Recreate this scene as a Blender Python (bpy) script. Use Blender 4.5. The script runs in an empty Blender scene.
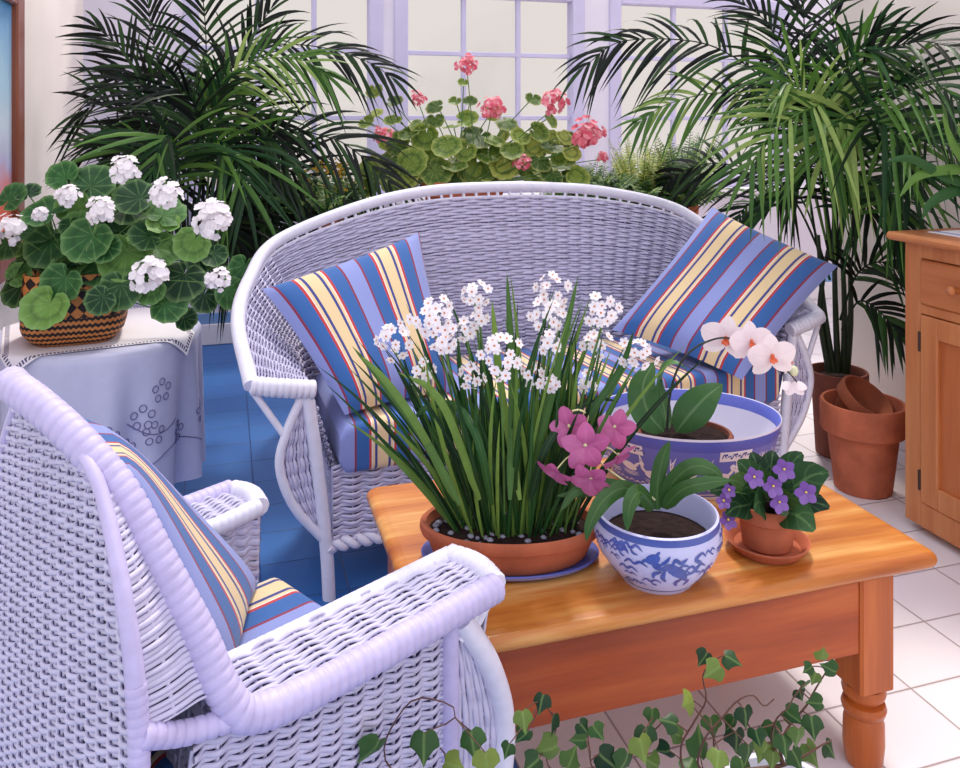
import bpy, math, random
import numpy as np
from mathutils import Vector, Matrix

random.seed(7)
RNG = np.random.default_rng(11)
SC = bpy.context.scene
COL = SC.collection
PI = math.pi

# ------------------------------------------------------------------ camera
TH = math.radians(17.0)
FPX, EYE, HZ = 833.0, 1.5, 120.0
cam = bpy.data.cameras.new('camera')
cam.sensor_width = 36.0
cam.lens = FPX / 960.0 * 36.0
cam.shift_y = -(384.0 - HZ) / 960.0
cam.clip_start = 0.02
camo = bpy.data.objects.new('camera', cam)
COL.objects.link(camo)
camo.location = (0, 0, EYE)
camo.rotation_euler = (PI / 2, 0, -TH)
SC.camera = camo


def C2R(xc, zc, h):
    """measured offsets (right of / ahead of the viewpoint, height) to room coordinates"""
    return np.array([xc * math.cos(TH) + zc * math.sin(TH), -xc * math.sin(TH) + zc * math.cos(TH), h])


def W(px, py, z):
    """room point seen at a photo position at distance z"""
    return C2R((px - 480.0) / FPX * z, z, EYE - (py - HZ) / FPX * z)


def G(px, py, h):
    z = FPX * (EYE - h) / (py - HZ)
    return C2R((px - 480.0) / FPX * z, z, h)


def nrm(v):
    v = np.asarray(v, float)
    return v / (np.linalg.norm(v, axis=-1, keepdims=True) + 1e-12)


VIEW = C2R(0, -1, 0)      # towards the viewer
RIGHT = C2R(1, 0, 0)
UP = np.array([0, 0, 1.0])

# ------------------------------------------------------------------ mesh builder


class MB:
    def __init__(self):
        self.v, self.uv, self.f, self.n = [], [], [], 0

    def add(self, P, faces, uv=None):
        P = np.asarray(P, float).reshape(-1, 3)
        if uv is None:
            uv = np.zeros((len(P), 2))
        self.v.append(P)
        self.uv.append(np.asarray(uv, float).reshape(-1, 2))
        self.f.append(np.asarray(faces, int) + self.n)
        self.n += len(P)

    def ngon(self, P, uv=None):
        P = np.asarray(P, float)
        self.add(P, [list(range(len(P)))], uv)

    def grid(self, P, uv=None, cu=False, cv=False):
        P = np.asarray(P, float)
        n, m = P.shape[:2]
        i = np.arange(n if cu else n - 1)
        j = np.arange(m if cv else m - 1)
        I, J = np.meshgrid(i, j, indexing='ij')
        a = I * m + J
        b = ((I + 1) % n) * m + J
        c = ((I + 1) % n) * m + (J + 1) % m
        d = I * m + (J + 1) % m
        self.add(P, np.stack([a, b, c, d], -1).reshape(-1, 4), uv)

    def tube(self, path, r, n=8, caps=True, ring=False):
        p = np.asarray(path, float)
        k = len(p)
        r = np.full(k, r, float) if np.isscalar(r) else np.asarray(r, float)
        if ring:
            t = nrm(np.roll(p, -1, 0) - np.roll(p, 1, 0))
        else:
            t = nrm(np.gradient(p, axis=0))
        ref = np.array([0, 0, 1.0]) if abs(t[0][2]) < 0.9 else np.array([1.0, 0, 0])
        u = nrm(np.cross(t[0], ref))
        us = []
        for q in t:
            u = nrm(u - q * np.dot(u, q))
            us.append(u)
        us = np.array(us)
        w = np.cross(t, us)
        a = np.linspace(0, 2 * PI, n, endpoint=False)
        P = p[:, None] + r[:, None, None] * (np.cos(a)[None, :, None] * us[:, None] + np.sin(a)[None, :, None] * w[:, None])
        self.grid(P, None, ring, True)
        if caps and not ring:
            self.add(P[0], [list(range(n))[::-1]])
            self.add(P[-1], [list(range(n))])

    def lathe(self, prof, c, n=48, sx=1.0, sy=1.0, rot=0.0, power=2.0, M=None):
        prof = np.asarray(prof, float)
        a = np.linspace(0, 2 * PI, n, endpoint=False)
        ca, sa = np.cos(a), np.sin(a)
        if power != 2.0:
            k = (np.abs(ca) ** power + np.abs(sa) ** power) ** (-1 / power)
            ca, sa = ca * k, sa * k
        X = prof[:, 0:1] * ca[None] * sx
        Y = prof[:, 0:1] * sa[None] * sy
        cr, sr = math.cos(rot), math.sin(rot)
        P = np.stack([X * cr - Y * sr, X * sr + Y * cr, np.repeat(prof[:, 1:2], n, 1)], -1)
        if M is not None:
            P = P @ np.asarray(M, float).T
        P = P + np.asarray(c, float)
        ln = np.concatenate([[0], np.cumsum(np.linalg.norm(np.diff(prof, axis=0), axis=1))])
        UV = np.stack([np.repeat((a / (2 * PI))[None], len(prof), 0), np.repeat(ln[:, None], n, 1)], -1)
        self.grid(P[:, ::-1], UV[:, ::-1], False, True)

    def box(self, lo, hi, bev=0.0, R=None, o=(0, 0, 0)):
        lo, hi = np.minimum(lo, hi).astype(float), np.maximum(lo, hi).astype(float)
        b = min(bev, 0.45 * float(np.min(hi - lo)))
        if b <= 0:
            P = np.array([[x, y, z] for x in (lo[0], hi[0]) for y in (lo[1], hi[1]) for z in (lo[2], hi[2])])
            F = [[0, 1, 3, 2], [4, 6, 7, 5], [0, 4, 5, 1], [2, 3, 7, 6], [0, 2, 6, 4], [1, 5, 7, 3]]
            P = self._xf(P, R, o)
            self.add(P, F)
            return
        V, F, idx = [], [], {}
        for sx in (0, 1):
            for sy in (0, 1):
                for sz in (0, 1):
                    c = np.array([(lo, hi)[sx][0], (lo, hi)[sy][1], (lo, hi)[sz][2]])
                    inn = np.array([b if not sx else -b, b if not sy else -b, b if not sz else -b])
                    for ax in range(3):
                        d = inn.copy()
                        d[ax] = 0
                        idx[(sx, sy, sz, ax)] = len(V)
                        V.append(c + d)

        def q(keys):
            F.append([idx[k] for k in keys])
        for s in (0, 1):
            q([(s, 0, 0, 0), (s, 0, 1, 0), (s, 1, 1, 0), (s, 1, 0, 0)][::1 if s == 0 else -1])
            q([(0, s, 0, 1), (1, s, 0, 1), (1, s, 1, 1), (0, s, 1, 1)][::1 if s == 0 else -1])
            q([(0, 0, s, 2), (0, 1, s, 2), (1, 1, s, 2), (1, 0, s, 2)][::1 if s == 0 else -1])
        for s in (0, 1):
            for t in (0, 1):
                k = 1 if s == t else -1
                q([(s, t, 0, 0), (s, t, 1, 0), (s, t, 1, 1), (s, t, 0, 1)][::k])
                q([(0, s, t, 1), (1, s, t, 1), (1, s, t, 2), (0, s, t, 2)][::k])
                q([(s, 0, t, 2), (s, 1, t, 2), (s, 1, t, 0), (s, 0, t, 0)][::k])
        P = self._xf(np.array(V), R, o)
        T = [[idx[(sx, sy, sz, a)] for a in (0, 1, 2)] for sx in (0, 1) for sy in (0, 1) for sz in (0, 1)]
        n0 = self.n
        self.add(P, F)
        self.f.append(np.array(T, int) + n0)

    @staticmethod
    def _xf(P, R, o):
        if R is not None:
            P = P @ np.asarray(R, float).T
        return P + np.asarray(o, float)

    def build(self, name, mat, parent=None, smooth=True, sharp=None):
        me = bpy.data.meshes.new(name)
        V = np.concatenate(self.v)
        off = np.array(parent.location) if parent is not None else np.zeros(3)
        if parent is not None and parent.parent is not None:
            off = off + np.array(parent.parent.location)
        V = V - off
        UV = np.concatenate(self.uv)
        loops = np.concatenate([f.reshape(-1) for f in self.f])
        tot = np.concatenate([np.full(len(f), f.shape[1]) for f in self.f])
        st = np.concatenate([[0], np.cumsum(tot)[:-1]])
        me.vertices.add(len(V))
        me.vertices.foreach_set('co', V.astype(np.float32).ravel())
        me.loops.add(len(loops))
        me.loops.foreach_set('vertex_index', loops.astype(np.int32))
        me.polygons.add(len(tot))
        me.polygons.foreach_set('loop_start', st.astype(np.int32))
        try:
            me.polygons.foreach_set('loop_total', tot.astype(np.int32))
        except Exception:
            pass
        me.update(calc_edges=True)
        me.validate()
        if len(me.loops) == len(loops):
            l = me.uv_layers.new(name='UVMap')
            l.data.foreach_set('uv', UV[loops].astype(np.float32).ravel())
        me.polygons.foreach_set('use_smooth', np.full(len(me.polygons), smooth))
        me.materials.append(mat)
        if smooth and sharp is not None:
            me.set_sharp_from_angle(angle=math.radians(sharp))
        o = bpy.data.objects.new(name, me)
        COL.objects.link(o)
        if parent is not None:
            o.parent = parent
        return o


def thing(name, label, cat, loc, group=None):
    o = bpy.data.objects.new(name, None)
    o.empty_display_size = 0.05
    COL.objects.link(o)
    o.location = tuple(float(x) for x in loc)
    o['label'], o['category'] = label, cat
    if group:
        o['group'] = group
    return o


def tag(o, label, cat, group=None):
    o['label'], o['category'] = label, cat
    if group:
        o['group'] = group
    return o


def struct(o):
    o['kind'] = 'structure'
    return o


def spline(pts, n):
    """Catmull-Rom through the points, n samples evenly spread in length"""
    p = np.asarray(pts, float)
    q = np.vstack([2 * p[0] - p[1], p, 2 * p[-1] - p[-2]])
    out = []
    for i in range(len(p) - 1):
        t = np.linspace(0, 1, 24, endpoint=False)[:, None]
        a, b, c, d = q[i], q[i + 1], q[i + 2], q[i + 3]
        out.append(0.5 * (2 * b + (c - a) * t + (2 * a - 5 * b + 4 * c - d) * t ** 2 + (3 * b - a - 3 * c + d) * t ** 3))
    out.append(p[-1:])
    o = np.vstack(out)
    L = np.concatenate([[0], np.cumsum(np.linalg.norm(np.diff(o, axis=0), axis=1))])
    s = np.linspace(0, L[-1], n)
    return np.stack([np.interp(s, L, o[:, k]) for k in range(o.shape[1])], 1)


def length(p):
    return float(np.sum(np.linalg.norm(np.diff(p, axis=0), axis=1)))

# ------------------------------------------------------------------ materials


def s2l(c):
    return tuple((x / 255.0 / 12.92) if x / 255.0 <= 0.04045 else ((x / 255.0 + 0.055) / 1.055) ** 2.4 for x in c) + (1.0,)


class NT:
    def __init__(self, name):
        self.m = bpy.data.materials.new(name)
        self.m.use_nodes = True
        self.t = self.m.node_tree
        self.t.nodes.clear()
        self.out = self.N('ShaderNodeOutputMaterial')

    def N(self, kind, **kw):
        n = self.t.nodes.new(kind)
        for k, v in kw.items():
            if hasattr(n, k):
                setattr(n, k, v)
            else:
                n.inputs[k].default_value = v
        return n

    def L(self, a, b):
        self.t.links.new(a, b)

    def math(self, op, a, b=None):
        n = self.N('ShaderNodeMath', operation=op)
        for i, x in enumerate((a, b)):
            if x is None:
                continue
            if hasattr(x, 'links'):
                self.L(x, n.inputs[i])
            else:
                n.inputs[i].default_value = x
        return n.outputs[0]

    def ramp(self, fac, stops, interp='LINEAR'):
        r = self.N('ShaderNodeValToRGB')
        r.color_ramp.interpolation = interp
        e = r.color_ramp.elements
        while len(e) > 1:
            e.remove(e[-1])
        e[0].position, e[0].color = stops[0]
        for p, c in stops[1:]:
            k = e.new(p)
            k.color = c
        self.L(fac, r.inputs[0])
        return r.outputs[0]

    def mix(self, fac, a, b, mode='MIX'):
        n = self.N('ShaderNodeMix', data_type='RGBA', blend_type=mode)
        for i, x in ((0, fac), (6, a), (7, b)):
            if hasattr(x, 'links'):
                self.L(x, n.inputs[i])
            else:
                n.inputs[i].default_value = x
        return n.outputs[2]

    def noise(self, scale, detail=3.0, vec=None, rough=0.55):
        n = self.N('ShaderNodeTexNoise')
        n.inputs['Scale'].default_value = scale
        n.inputs['Detail'].default_value = detail
        n.inputs['Roughness'].default_value = rough
        if vec is not None:
            self.L(vec, n.inputs['Vector'])
        return n.outputs[0]

    def coord(self, which='Object', scale=(1, 1, 1), rot=(0, 0, 0), loc=(0, 0, 0)):
        c = self.N('ShaderNodeTexCoord')
        m = self.N('ShaderNodeMapping')
        m.inputs['Scale'].default_value = scale
        m.inputs['Rotation'].default_value = rot
        m.inputs['Location'].default_value = loc
        self.L(c.outputs[which], m.inputs[0])
        return m.outputs[0]

    def finish(self, color, rough=0.6, bump=None, bump_d=0.002, spec=0.4, trans=0.0, coat=0.0, sheen=0.0):
        p = self.N('ShaderNodeBsdfPrincipled')
        if hasattr(color, 'links'):
            self.L(color, p.inputs['Base Color'])
        else:
            p.inputs['Base Color'].default_value = color
        if hasattr(rough, 'links'):
            self.L(rough, p.inputs['Roughness'])
        else:
            p.inputs['Roughness'].default_value = rough
        p.inputs['Specular IOR Level'].default_value = spec
        p.inputs['Coat Weight'].default_value = coat
        p.inputs['Coat Roughness'].default_value = 0.15
        p.inputs['Sheen Weight'].default_value = sheen
        if bump is not None:
            b = self.N('ShaderNodeBump')
            b.inputs['Strength'].default_value = 1.0
            b.inputs['Distance'].default_value = bump_d
            self.L(bump, b.inputs['Height'])
            self.L(b.outputs[0], p.inputs['Normal'])
        sh = p.outputs[0]
        if trans > 0:
            t = self.N('ShaderNodeBsdfTranslucent')
            if hasattr(color, 'links'):
                self.L(color, t.inputs[0])
            else:
                t.inputs[0].default_value = color
            mx = self.N('ShaderNodeMixShader')
            mx.inputs[0].default_value = trans
            self.L(sh, mx.inputs[1])
            self.L(t.outputs[0], mx.inputs[2])
            sh = mx.outputs[0]
        self.L(sh, self.out.inputs[0])
        return self.m


def plain(name, rgb, rough=0.6, var=0.08, scale=9.0, bump=0.0, spec=0.4, trans=0.0, coat=0.0, sheen=0.0):
    k = NT(name)
    c = s2l(rgb)
    n = k.noise(scale, 4.0, k.coord('Object'))
    lo = tuple(x * (1 - var) for x in c[:3]) + (1,)
    hi = tuple(min(1, x * (1 + var)) for x in c[:3]) + (1,)
    col = k.ramp(n, [(0.3, lo), (0.7, hi)])
    return k.finish(col, rough, n if bump else None, bump, spec, trans, coat, sheen)


def leafmat(name, dark, mid, light, rough=0.42, trans=0.2, vein=None, spec=0.28):
    """each blade its own shade of green; vein: lighter veins over the leaf's own coordinates"""
    k = NT(name)
    g = k.N('ShaderNodeNewGeometry')
    col = k.ramp(g.outputs['Random Per Island'], [(0.0, s2l(dark)), (0.55, s2l(mid)), (1.0, s2l(light))])
    n = k.noise(38.0, 3.0, k.coord('Object'))
    col = k.mix(k.math('MULTIPLY', n, 0.45), col, s2l(dark))
    if vein is not None:
        uv = k.N('ShaderNodeTexCoord').outputs['UV']
        sep = k.N('ShaderNodeSeparateXYZ')
        k.L(uv, sep.inputs[0])
        kind, vc = vein[0], s2l(vein[1])
        if kind == 'radial':      # u = angle, v = radius: zone ring, pale edge, radiating veins
            w = k.math('SINE', k.math('MULTIPLY', sep.outputs[0], 2 * PI * 9))
            f = k.math('MULTIPLY', k.math('MAXIMUM', k.math('SUBTRACT', w, 0.72), 0.0), 0.9)
            col = k.mix(f, col, vc)
            ring = k.ramp(sep.outputs[1], [(0.0, (0, 0, 0, 1)), (0.48, (0, 0, 0, 1)), (0.6, (1, 1, 1, 1)), (0.74, (0, 0, 0, 1))])
            col = k.mix(k.math('MULTIPLY', ring, vein[2]), col, s2l(dark))
            edge = k.ramp(sep.outputs[1], [(0.8, (0, 0, 0, 1)), (1.0, (1, 1, 1, 1))])
            col = k.mix(k.math('MULTIPLY', edge, vein[3]), col, vc)
        else:                     # u across (0..1), v along: midrib and slanted side veins
            d = k.math('ABSOLUTE', k.math('SUBTRACT', sep.outputs[0], 0.5))
            mid_ = k.ramp(d, [(0.0, (1, 1, 1, 1)), (0.06, (0, 0, 0, 1))])
            col = k.mix(k.math('MULTIPLY', mid_, vein[3] if len(vein) > 3 else 0.5), col, vc)
            s = k.math('SINE', k.math('MULTIPLY', k.math('SUBTRACT', sep.outputs[1], k.math('MULTIPLY', d, 0.6)), vein[2]))
            f = k.math('MULTIPLY', k.math('MAXIMUM', k.math('SUBTRACT', s, 0.75), 0.0), 0.8)
            col = k.mix(f, col, vc)
    return k.finish(col, rough, n, 0.0012, spec, trans)


def woodmat(name, dark, mid, light, axis=0, scale=1.0, rough=0.42, coat=0.15):
    k = NT(name)
    sc = [11.0, 11.0, 11.0]
    sc[axis] = 0.9
    v = k.coord('Object', tuple(x * scale for x in sc))
    n1 = k.noise(1.6, 5.0, v, 0.6)
    sc2 = [60.0, 60.0, 60.0]
    sc2[axis] = 2.5
    n2 = k.noise(1.5, 3.0, k.coord('Object', tuple(sc2)))
    c = k.ramp(n1, [(0.28, s2l(dark)), (0.5, s2l(mid)), (0.72, s2l(light))])
    c = k.mix(k.math('MULTIPLY', n2, 0.35), c, s2l(dark))
    return k.finish(c, rough, n2, 0.0006, 0.4, coat=coat)


def stripemat(name, k_per=1.0, off=0.0):
    k = NT(name)
    uv = k.N('ShaderNodeTexCoord').outputs['UV']
    sep = k.N('ShaderNodeSeparateXYZ')
    k.L(uv, sep.inputs[0])
    n = k.noise(4.0, 2.0, uv)
    u = k.math('ADD', k.math('MULTIPLY', sep.outputs[0], k_per), off)
    u = k.math('ADD', u, k.math('MULTIPLY', k.math('SUBTRACT', n, 0.5), 0.012))
    f = k.math('FRACT', u)
    peri, dred, blue = s2l((142, 154, 212)), s2l((142, 52, 72)), s2l((54, 102, 168))
    red, white, cream, navy = s2l((196, 58, 48)), s2l((240, 226, 216)), s2l((236, 210, 160)), s2l((62, 70, 138))
    half = [(peri, .10), (dred, .028), (blue, .165), (red, .028), (white, .014), (cream, .032), (navy, .034), (cream, .07)]
    half = [(c, w * 0.5 / sum(x for _, x in half)) for c, w in half]
    seq = half + half[::-1]
    stops, p = [], 0.0
    for c, w in seq:
        if stops and stops[-1][1] == c:
            p += w
            continue
        stops.append((p, c))
        p += w
    col = k.ramp(f, stops, 'CONSTANT')
    wv = k.noise(260.0, 2.0, uv)
    col = k.mix(k.math('MULTIPLY', wv, 0.18), col, s2l((70, 80, 130)))
    return k.finish(col, 0.85, wv, 0.0008, 0.2, sheen=0.2)


SKY_FRONT = 1.4


def world():
    w = bpy.data.worlds.new('sky')
    SC.world = w
    w.use_nodes = True
    t = w.node_tree
    t.nodes.clear()
    out = t.nodes.new('ShaderNodeOutputWorld')
    bg = t.nodes.new('ShaderNodeBackground')
    tc = t.nodes.new('ShaderNodeTexCoord')
    sp = t.nodes.new('ShaderNodeSeparateXYZ')
    rp = t.nodes.new('ShaderNodeValToRGB')
    mp = t.nodes.new('ShaderNodeMath')
    mp.operation = 'MULTIPLY_ADD'
    mp.inputs[1].default_value = 0.5
    mp.inputs[2].default_value = 0.5
    e = rp.color_ramp.elements
    e[0].position, e[0].color = 0.0, (0.62, 0.58, 0.56, 1)
    e[1].position, e[1].color = 1.0, (1.05, 1.02, 1.16, 1)
    for p, c in ((0.44, (0.79, 0.74, 0.715, 1)), (0.58, (0.80, 0.755, 0.73, 1)), (0.74, (0.92, 0.90, 1.04, 1))):
        x = e.new(p)
        x.color = c
    t.links.new(tc.outputs['Generated'], sp.inputs[0])
    t.links.new(sp.outputs[2], mp.inputs[0])
    t.links.new(mp.outputs[0], rp.inputs[0])
    t.links.new(rp.outputs[0], bg.inputs[0])
    # added fill: sky raised in brightness behind the viewpoint to light the room
    fr = t.nodes.new('ShaderNodeMapRange')
    fr.interpolation_type = 'SMOOTHSTEP'
    fr.inputs['From Min'].default_value = 0.35
    fr.inputs['From Max'].default_value = -0.6
    fr.inputs['To Min'].default_value = 1.0
    fr.inputs['To Max'].default_value = SKY_FRONT
    t.links.new(sp.outputs[1], fr.inputs['Value'])
    t.links.new(fr.outputs[0], bg.inputs[1])
    t.links.new(bg.outputs[0], out.inputs[0])


world()
sun = bpy.data.lights.new('sun', 'SUN')
sun.energy = 2.6
sun.angle = math.radians(9)
sun.color = (1.0, 0.93, 0.84)
so = bpy.data.objects.new('sun', sun)
COL.objects.link(so)
so.location = (2, 4, 6)
so.rotation_euler = Vector((0.30, 0.62, 1.15)).to_track_quat('Z', 'Y').to_euler()

SC.view_settings.view_transform = 'Standard'
SC.view_settings.look = 'None'
SC.view_settings.gamma = 1.0
SC.view_settings.exposure = 0.02
SC.view_settings.use_curve_mapping = False

# ------------------------------------------------------------------ setting
YB, XL, XR, HT = 5.85, -0.87, 2.95, 2.75
M_wall = plain('wall_plaster', (250, 240, 230), 0.9, 0.05, 2.2, 0.003)
M_wallback = plain('lilac_wall_plaster', (226, 222, 236), 0.9, 0.05, 2.2, 0.003)
M_trim = plain('lavender_trim_paint', (204, 200, 230), 0.55, 0.04, 6.0)
M_white = plain('white_trim_paint', (238, 236, 240), 0.6, 0.03, 6.0)
M_skirt = plain('blue_skirting_paint', (128, 166, 212), 0.6, 0.05, 6.0)


def floor_mat():
    k = NT('floor_tiles')
    g = k.N('ShaderNodeNewGeometry')
    sep = k.N('ShaderNodeSeparateXYZ')
    k.L(g.outputs['Position'], sep.inputs[0])
    x = k.math('DIVIDE', k.math('SUBTRACT', sep.outputs[0], 0.38), 0.27)
    y = k.math('DIVIDE', k.math('SUBTRACT', sep.outputs[1], 1.77), 0.225)
    fx = k.math('ABSOLUTE', k.math('SUBTRACT', k.math('FRACT', k.math('ADD', x, 0.5)), 0.5))
    fy = k.math('ABSOLUTE', k.math('SUBTRACT', k.math('FRACT', k.math('ADD', y, 0.5)), 0.5))
    d = k.math('MINIMUM', k.math('MULTIPLY', fx, 0.27), k.math('MULTIPLY', fy, 0.225))
    joint = k.ramp(d, [(0.0, (1, 1, 1, 1)), (0.0022, (1, 1, 1, 1)), (0.004, (0, 0, 0, 1))])
    # tone of each tile
    cell = k.N('ShaderNodeCombineXYZ')
    k.L(k.math('FLOOR', x), cell.inputs[0])
    k.L(k.math('FLOOR', y), cell.inputs[1])
    wn = k.N('ShaderNodeTexWhiteNoise')
    k.L(cell.outputs[0], wn.inputs[0])
    n = k.noise(3.5, 4.0, g.outputs['Position'])
    wcol = k.mix(wn.outputs[0], s2l((232, 226, 230)), s2l((242, 236, 234)))
    wcol = k.mix(k.math('MULTIPLY', n, 0.25), wcol, s2l((214, 208, 224)))
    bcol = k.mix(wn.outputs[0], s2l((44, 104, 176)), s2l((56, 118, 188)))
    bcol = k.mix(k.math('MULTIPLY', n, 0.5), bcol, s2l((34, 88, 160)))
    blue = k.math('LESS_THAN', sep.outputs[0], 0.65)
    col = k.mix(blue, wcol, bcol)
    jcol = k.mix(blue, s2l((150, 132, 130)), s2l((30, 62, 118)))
    col = k.mix(joint, col, jcol)
    b = k.math('SUBTRACT', 1.0, joint)
    return k.finish(col, 0.38, b, 0.002, 0.4)


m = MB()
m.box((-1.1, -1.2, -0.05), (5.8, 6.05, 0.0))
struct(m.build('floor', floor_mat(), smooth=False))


def XW(px):
    k = (px - 480) / FPX
    z = YB / (math.cos(TH) - k * math.sin(TH))
    return z * (k * math.cos(TH) + math.sin(TH))


WIN = [(XW(183), XW(383)), (XW(394), XW(584)), (XW(609), XW(788))]
SILL, HEAD = 0.96, 2.47
m = MB()
m.box((XL - 0.1, YB, 0), (5.7, YB + 0.14, SILL))
m.box((XL - 0.1, YB, HEAD), (5.7, YB + 0.14, HT))
xs = [XL - 0.1] + [x for w in WIN for x in w] + [5.7]
for i in range(0, len(xs), 2):
    m.box((xs[i], YB, SILL), (xs[i + 1], YB + 0.14, HEAD))
struct(m.build('wall_back', M_wallback, smooth=False))
m = MB()
m.box((XL - 0.12, 2.6, 0), (XL, YB, HT))
struct(m.build('wall_left', M_wall, smooth=False))
m = MB()
m.box((XR, -1.2, 0), (XR + 0.12, 3.49, HT))
struct(m.build('wall_right', M_wall, smooth=False))
m = MB()
m.box((5.6, 3.49, 0), (5.72, YB, HT))
m.box((XR + 0.12, 3.37, 0), (5.72, 3.49, HT))
struct(m.build('wall_alcove', M_wall, smooth=False))
m = MB()
m.box((XL, YB - 0.025, 0), (5.6, YB, 0.14), 0.006)
struct(m.build('baseboard_back', M_white, smooth=False))
m = MB()
m.box((XL, YB - 0.012, 0.14), (5.6, YB, 0.21), 0.003)
struct(m.build('trim_back', M_skirt, smooth=False))
m = MB()
m.box((XL, 2.6, 0), (XL + 0.02, YB - 0.03, 0.12), 0.005)
struct(m.build('baseboard_left', M_white, smooth=False))
m = MB()
m.box((XR - 0.02, 2.56, 0), (XR, 3.49, 0.12), 0.005)
struct(m.build('baseboard_right', M_white, smooth=False))


def glass_mat():
    k = NT('window_glass')
    t = k.N('ShaderNodeBsdfTransparent')
    t.inputs[0].default_value = (0.97, 0.965, 0.96, 1)
    g = k.N('ShaderNodeBsdfGlossy')
    g.inputs['Roughness'].default_value = 0.08
    mx = k.N('ShaderNodeMixShader')
    mx.inputs[0].default_value = 0.05
    k.L(t.outputs[0], mx.inputs[1])
    k.L(g.outputs[0], mx.inputs[2])
    k.L(mx.outputs[0], k.out.inputs[0])
    return k.m


M_glass = glass_mat()
for i, (x0, x1) in enumerate(WIN):
    r = bpy.data.objects.new('window_%d' % (i + 1), None)
    COL.objects.link(r)
    r.location = (float((x0 + x1) / 2), YB + 0.05, SILL)
    r['kind'] = 'structure'
    m = MB()
    fw = 0.10
    m.box((x0, YB - 0.02, SILL), (x0 + fw, YB + 0.1, HEAD), 0.006)
    m.box((x1 - fw, YB - 0.02, SILL), (x1, YB + 0.1, HEAD), 0.006)
    m.box((x0 + fw, YB - 0.02, SILL), (x1 - fw, YB + 0.1, SILL + 0.08), 0.006)
    m.box((x0 + fw, YB - 0.02, HEAD - 0.07), (x1 - fw, YB + 0.1, HEAD), 0.006)
    m.build('window_frame', M_trim, r, smooth=False)
    m = MB()
    a, b = x0 + fw, x1 - fw
    for q in (1, 2):
        xx = a + (b - a) * q / 3
        m.box((xx - 0.017, YB + 0.015, SILL + 0.07), (xx + 0.017, YB + 0.055, HEAD - 0.06), 0.004)
    for zz in (1.035, 1.515, 1.985):
        m.box((a, YB + 0.018, zz - 0.017), (b, YB + 0.052, zz + 0.017), 0.004)
    m.build('glazing_bars', M_trim, r, smooth=False)
    m = MB()
    m.box((a, YB + 0.032, SILL + 0.05), (b, YB + 0.038, HEAD - 0.04))
    m.build('pane', M_glass, r, smooth=False)
m = MB()
m.box((XL, YB - 0.14, SILL - 0.045), (5.6, YB + 0.02, SILL), 0.008)
struct(m.build('trim_sill', M_white, smooth=False))
# ------------------------------------------------------------------ wicker
M_wick = plain('painted_wicker', (200, 197, 222), 0.5, 0.09, 30.0, 0.0, 0.35)
M_cane = plain('painted_wrapped_cane', (226, 225, 240), 0.5, 0.05, 40.0, 0.0, 0.35)
M_lilac = plain('lilac_wrapped_cane', (194, 186, 224), 0.5, 0.08, 40.0, 0.0, 0.35)


def weave(mb, S, us, vs, stake, amp=0.006, th=0.004, fat=0.60, k=6, stakes=True, sr=0.0035, seed=1):
    """strands running along u over and under stakes running along v; S(u array, v array) -> points"""
    rg = np.random.default_rng(seed)
    us, vs = np.asarray(us, float), np.asarray(vs, float)
    a = np.linspace(0, 2 * PI, k, endpoint=False)
    dv = vs[1] - vs[0]
    e = 1e-3
    for i, v in enumerate(vs):
        vv = np.full_like(us, v)
        p = S(us, vv)
        tu = nrm(np.gradient(p, axis=0))
        dvec = (S(us, vv + e) - S(us, vv - e)) / (2 * e)
        hh = np.linalg.norm(dvec, axis=1) * dv * fat
        tv = nrm(dvec)
        nn = nrm(np.cross(tu, tv))
        st = stake(us)
        am = amp * (0.8 + 0.4 * rg.random())
        o = am * (0.8 * np.abs(np.cos(PI * st)) - 0.4 + 0.35 * np.cos(PI * st + PI * i))
        wob = (rg.random() - 0.5) * 0.25 + 0.3 * np.sin(st * 0.37 + rg.random() * 6) - 0.8 * np.abs(np.cos(PI * st))
        c = p + nn * o[:, None] + tv * (hh * wob * 0.5)[:, None]
        hs = hh * (0.86 + 0.28 * rg.random())
        P = c[:, None] + np.cos(a)[None, :, None] * (tv * hs[:, None])[:, None] + np.sin(a)[None, :, None] * (nn * th)[:, None]
        mb.grid(P, None, False, True)
    if stakes:
        s = stake(us)
        lo, hi = math.ceil(min(s[0], s[-1])), math.floor(max(s[0], s[-1]))
        vv = np.linspace(vs[0], vs[-1], 14)
        for q in range(lo, hi + 1):
            uq = np.interp(q, s, us) if s[-1] > s[0] else np.interp(-q, -s, us)
            mb.tube(S(np.full_like(vv, uq), vv), sr, 5)


M_gap_shade = plain('dark_gap_shade', (78, 72, 106), 0.8, 0.15, 40.0)  # shade behind the weave, put into a dark colour


def gap_shade(parent, S, off=0.0, nu=80, nv=16, v0=0.0, v1=1.0):
    """dark sheet standing in for the shade in the gaps between painted strands"""
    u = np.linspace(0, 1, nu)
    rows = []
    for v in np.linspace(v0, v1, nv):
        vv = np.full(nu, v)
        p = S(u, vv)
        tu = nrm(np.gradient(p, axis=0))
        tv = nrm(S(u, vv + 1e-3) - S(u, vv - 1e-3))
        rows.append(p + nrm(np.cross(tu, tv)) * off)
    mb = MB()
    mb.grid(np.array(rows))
    return mb.build('gap_shade_sheet', M_gap_shade, parent)


def wrapped(mb, path, r, pitch=0.014, n=10, depth=0.10, caps=True, ring=False):
    """cane rod bound round and round"""
    L = length(np.asarray(path))
    q = max(3, int(L / pitch))
    k = q * 5 + 1
    p = spline(path, k)
    j = np.arange(k)
    rr = r * (1 - depth * 1.5 * (j % 5 == 0))
    mb.tube(p, rr, n, caps, ring)


def curve_interp(P):
    """point list (n,3) -> function of a parameter 0..1"""
    P = np.asarray(P, float)
    t = np.linspace(0, 1, len(P))
    return lambda u: np.stack([np.interp(u, t, P[:, k]) for k in range(3)], -1)


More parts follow.
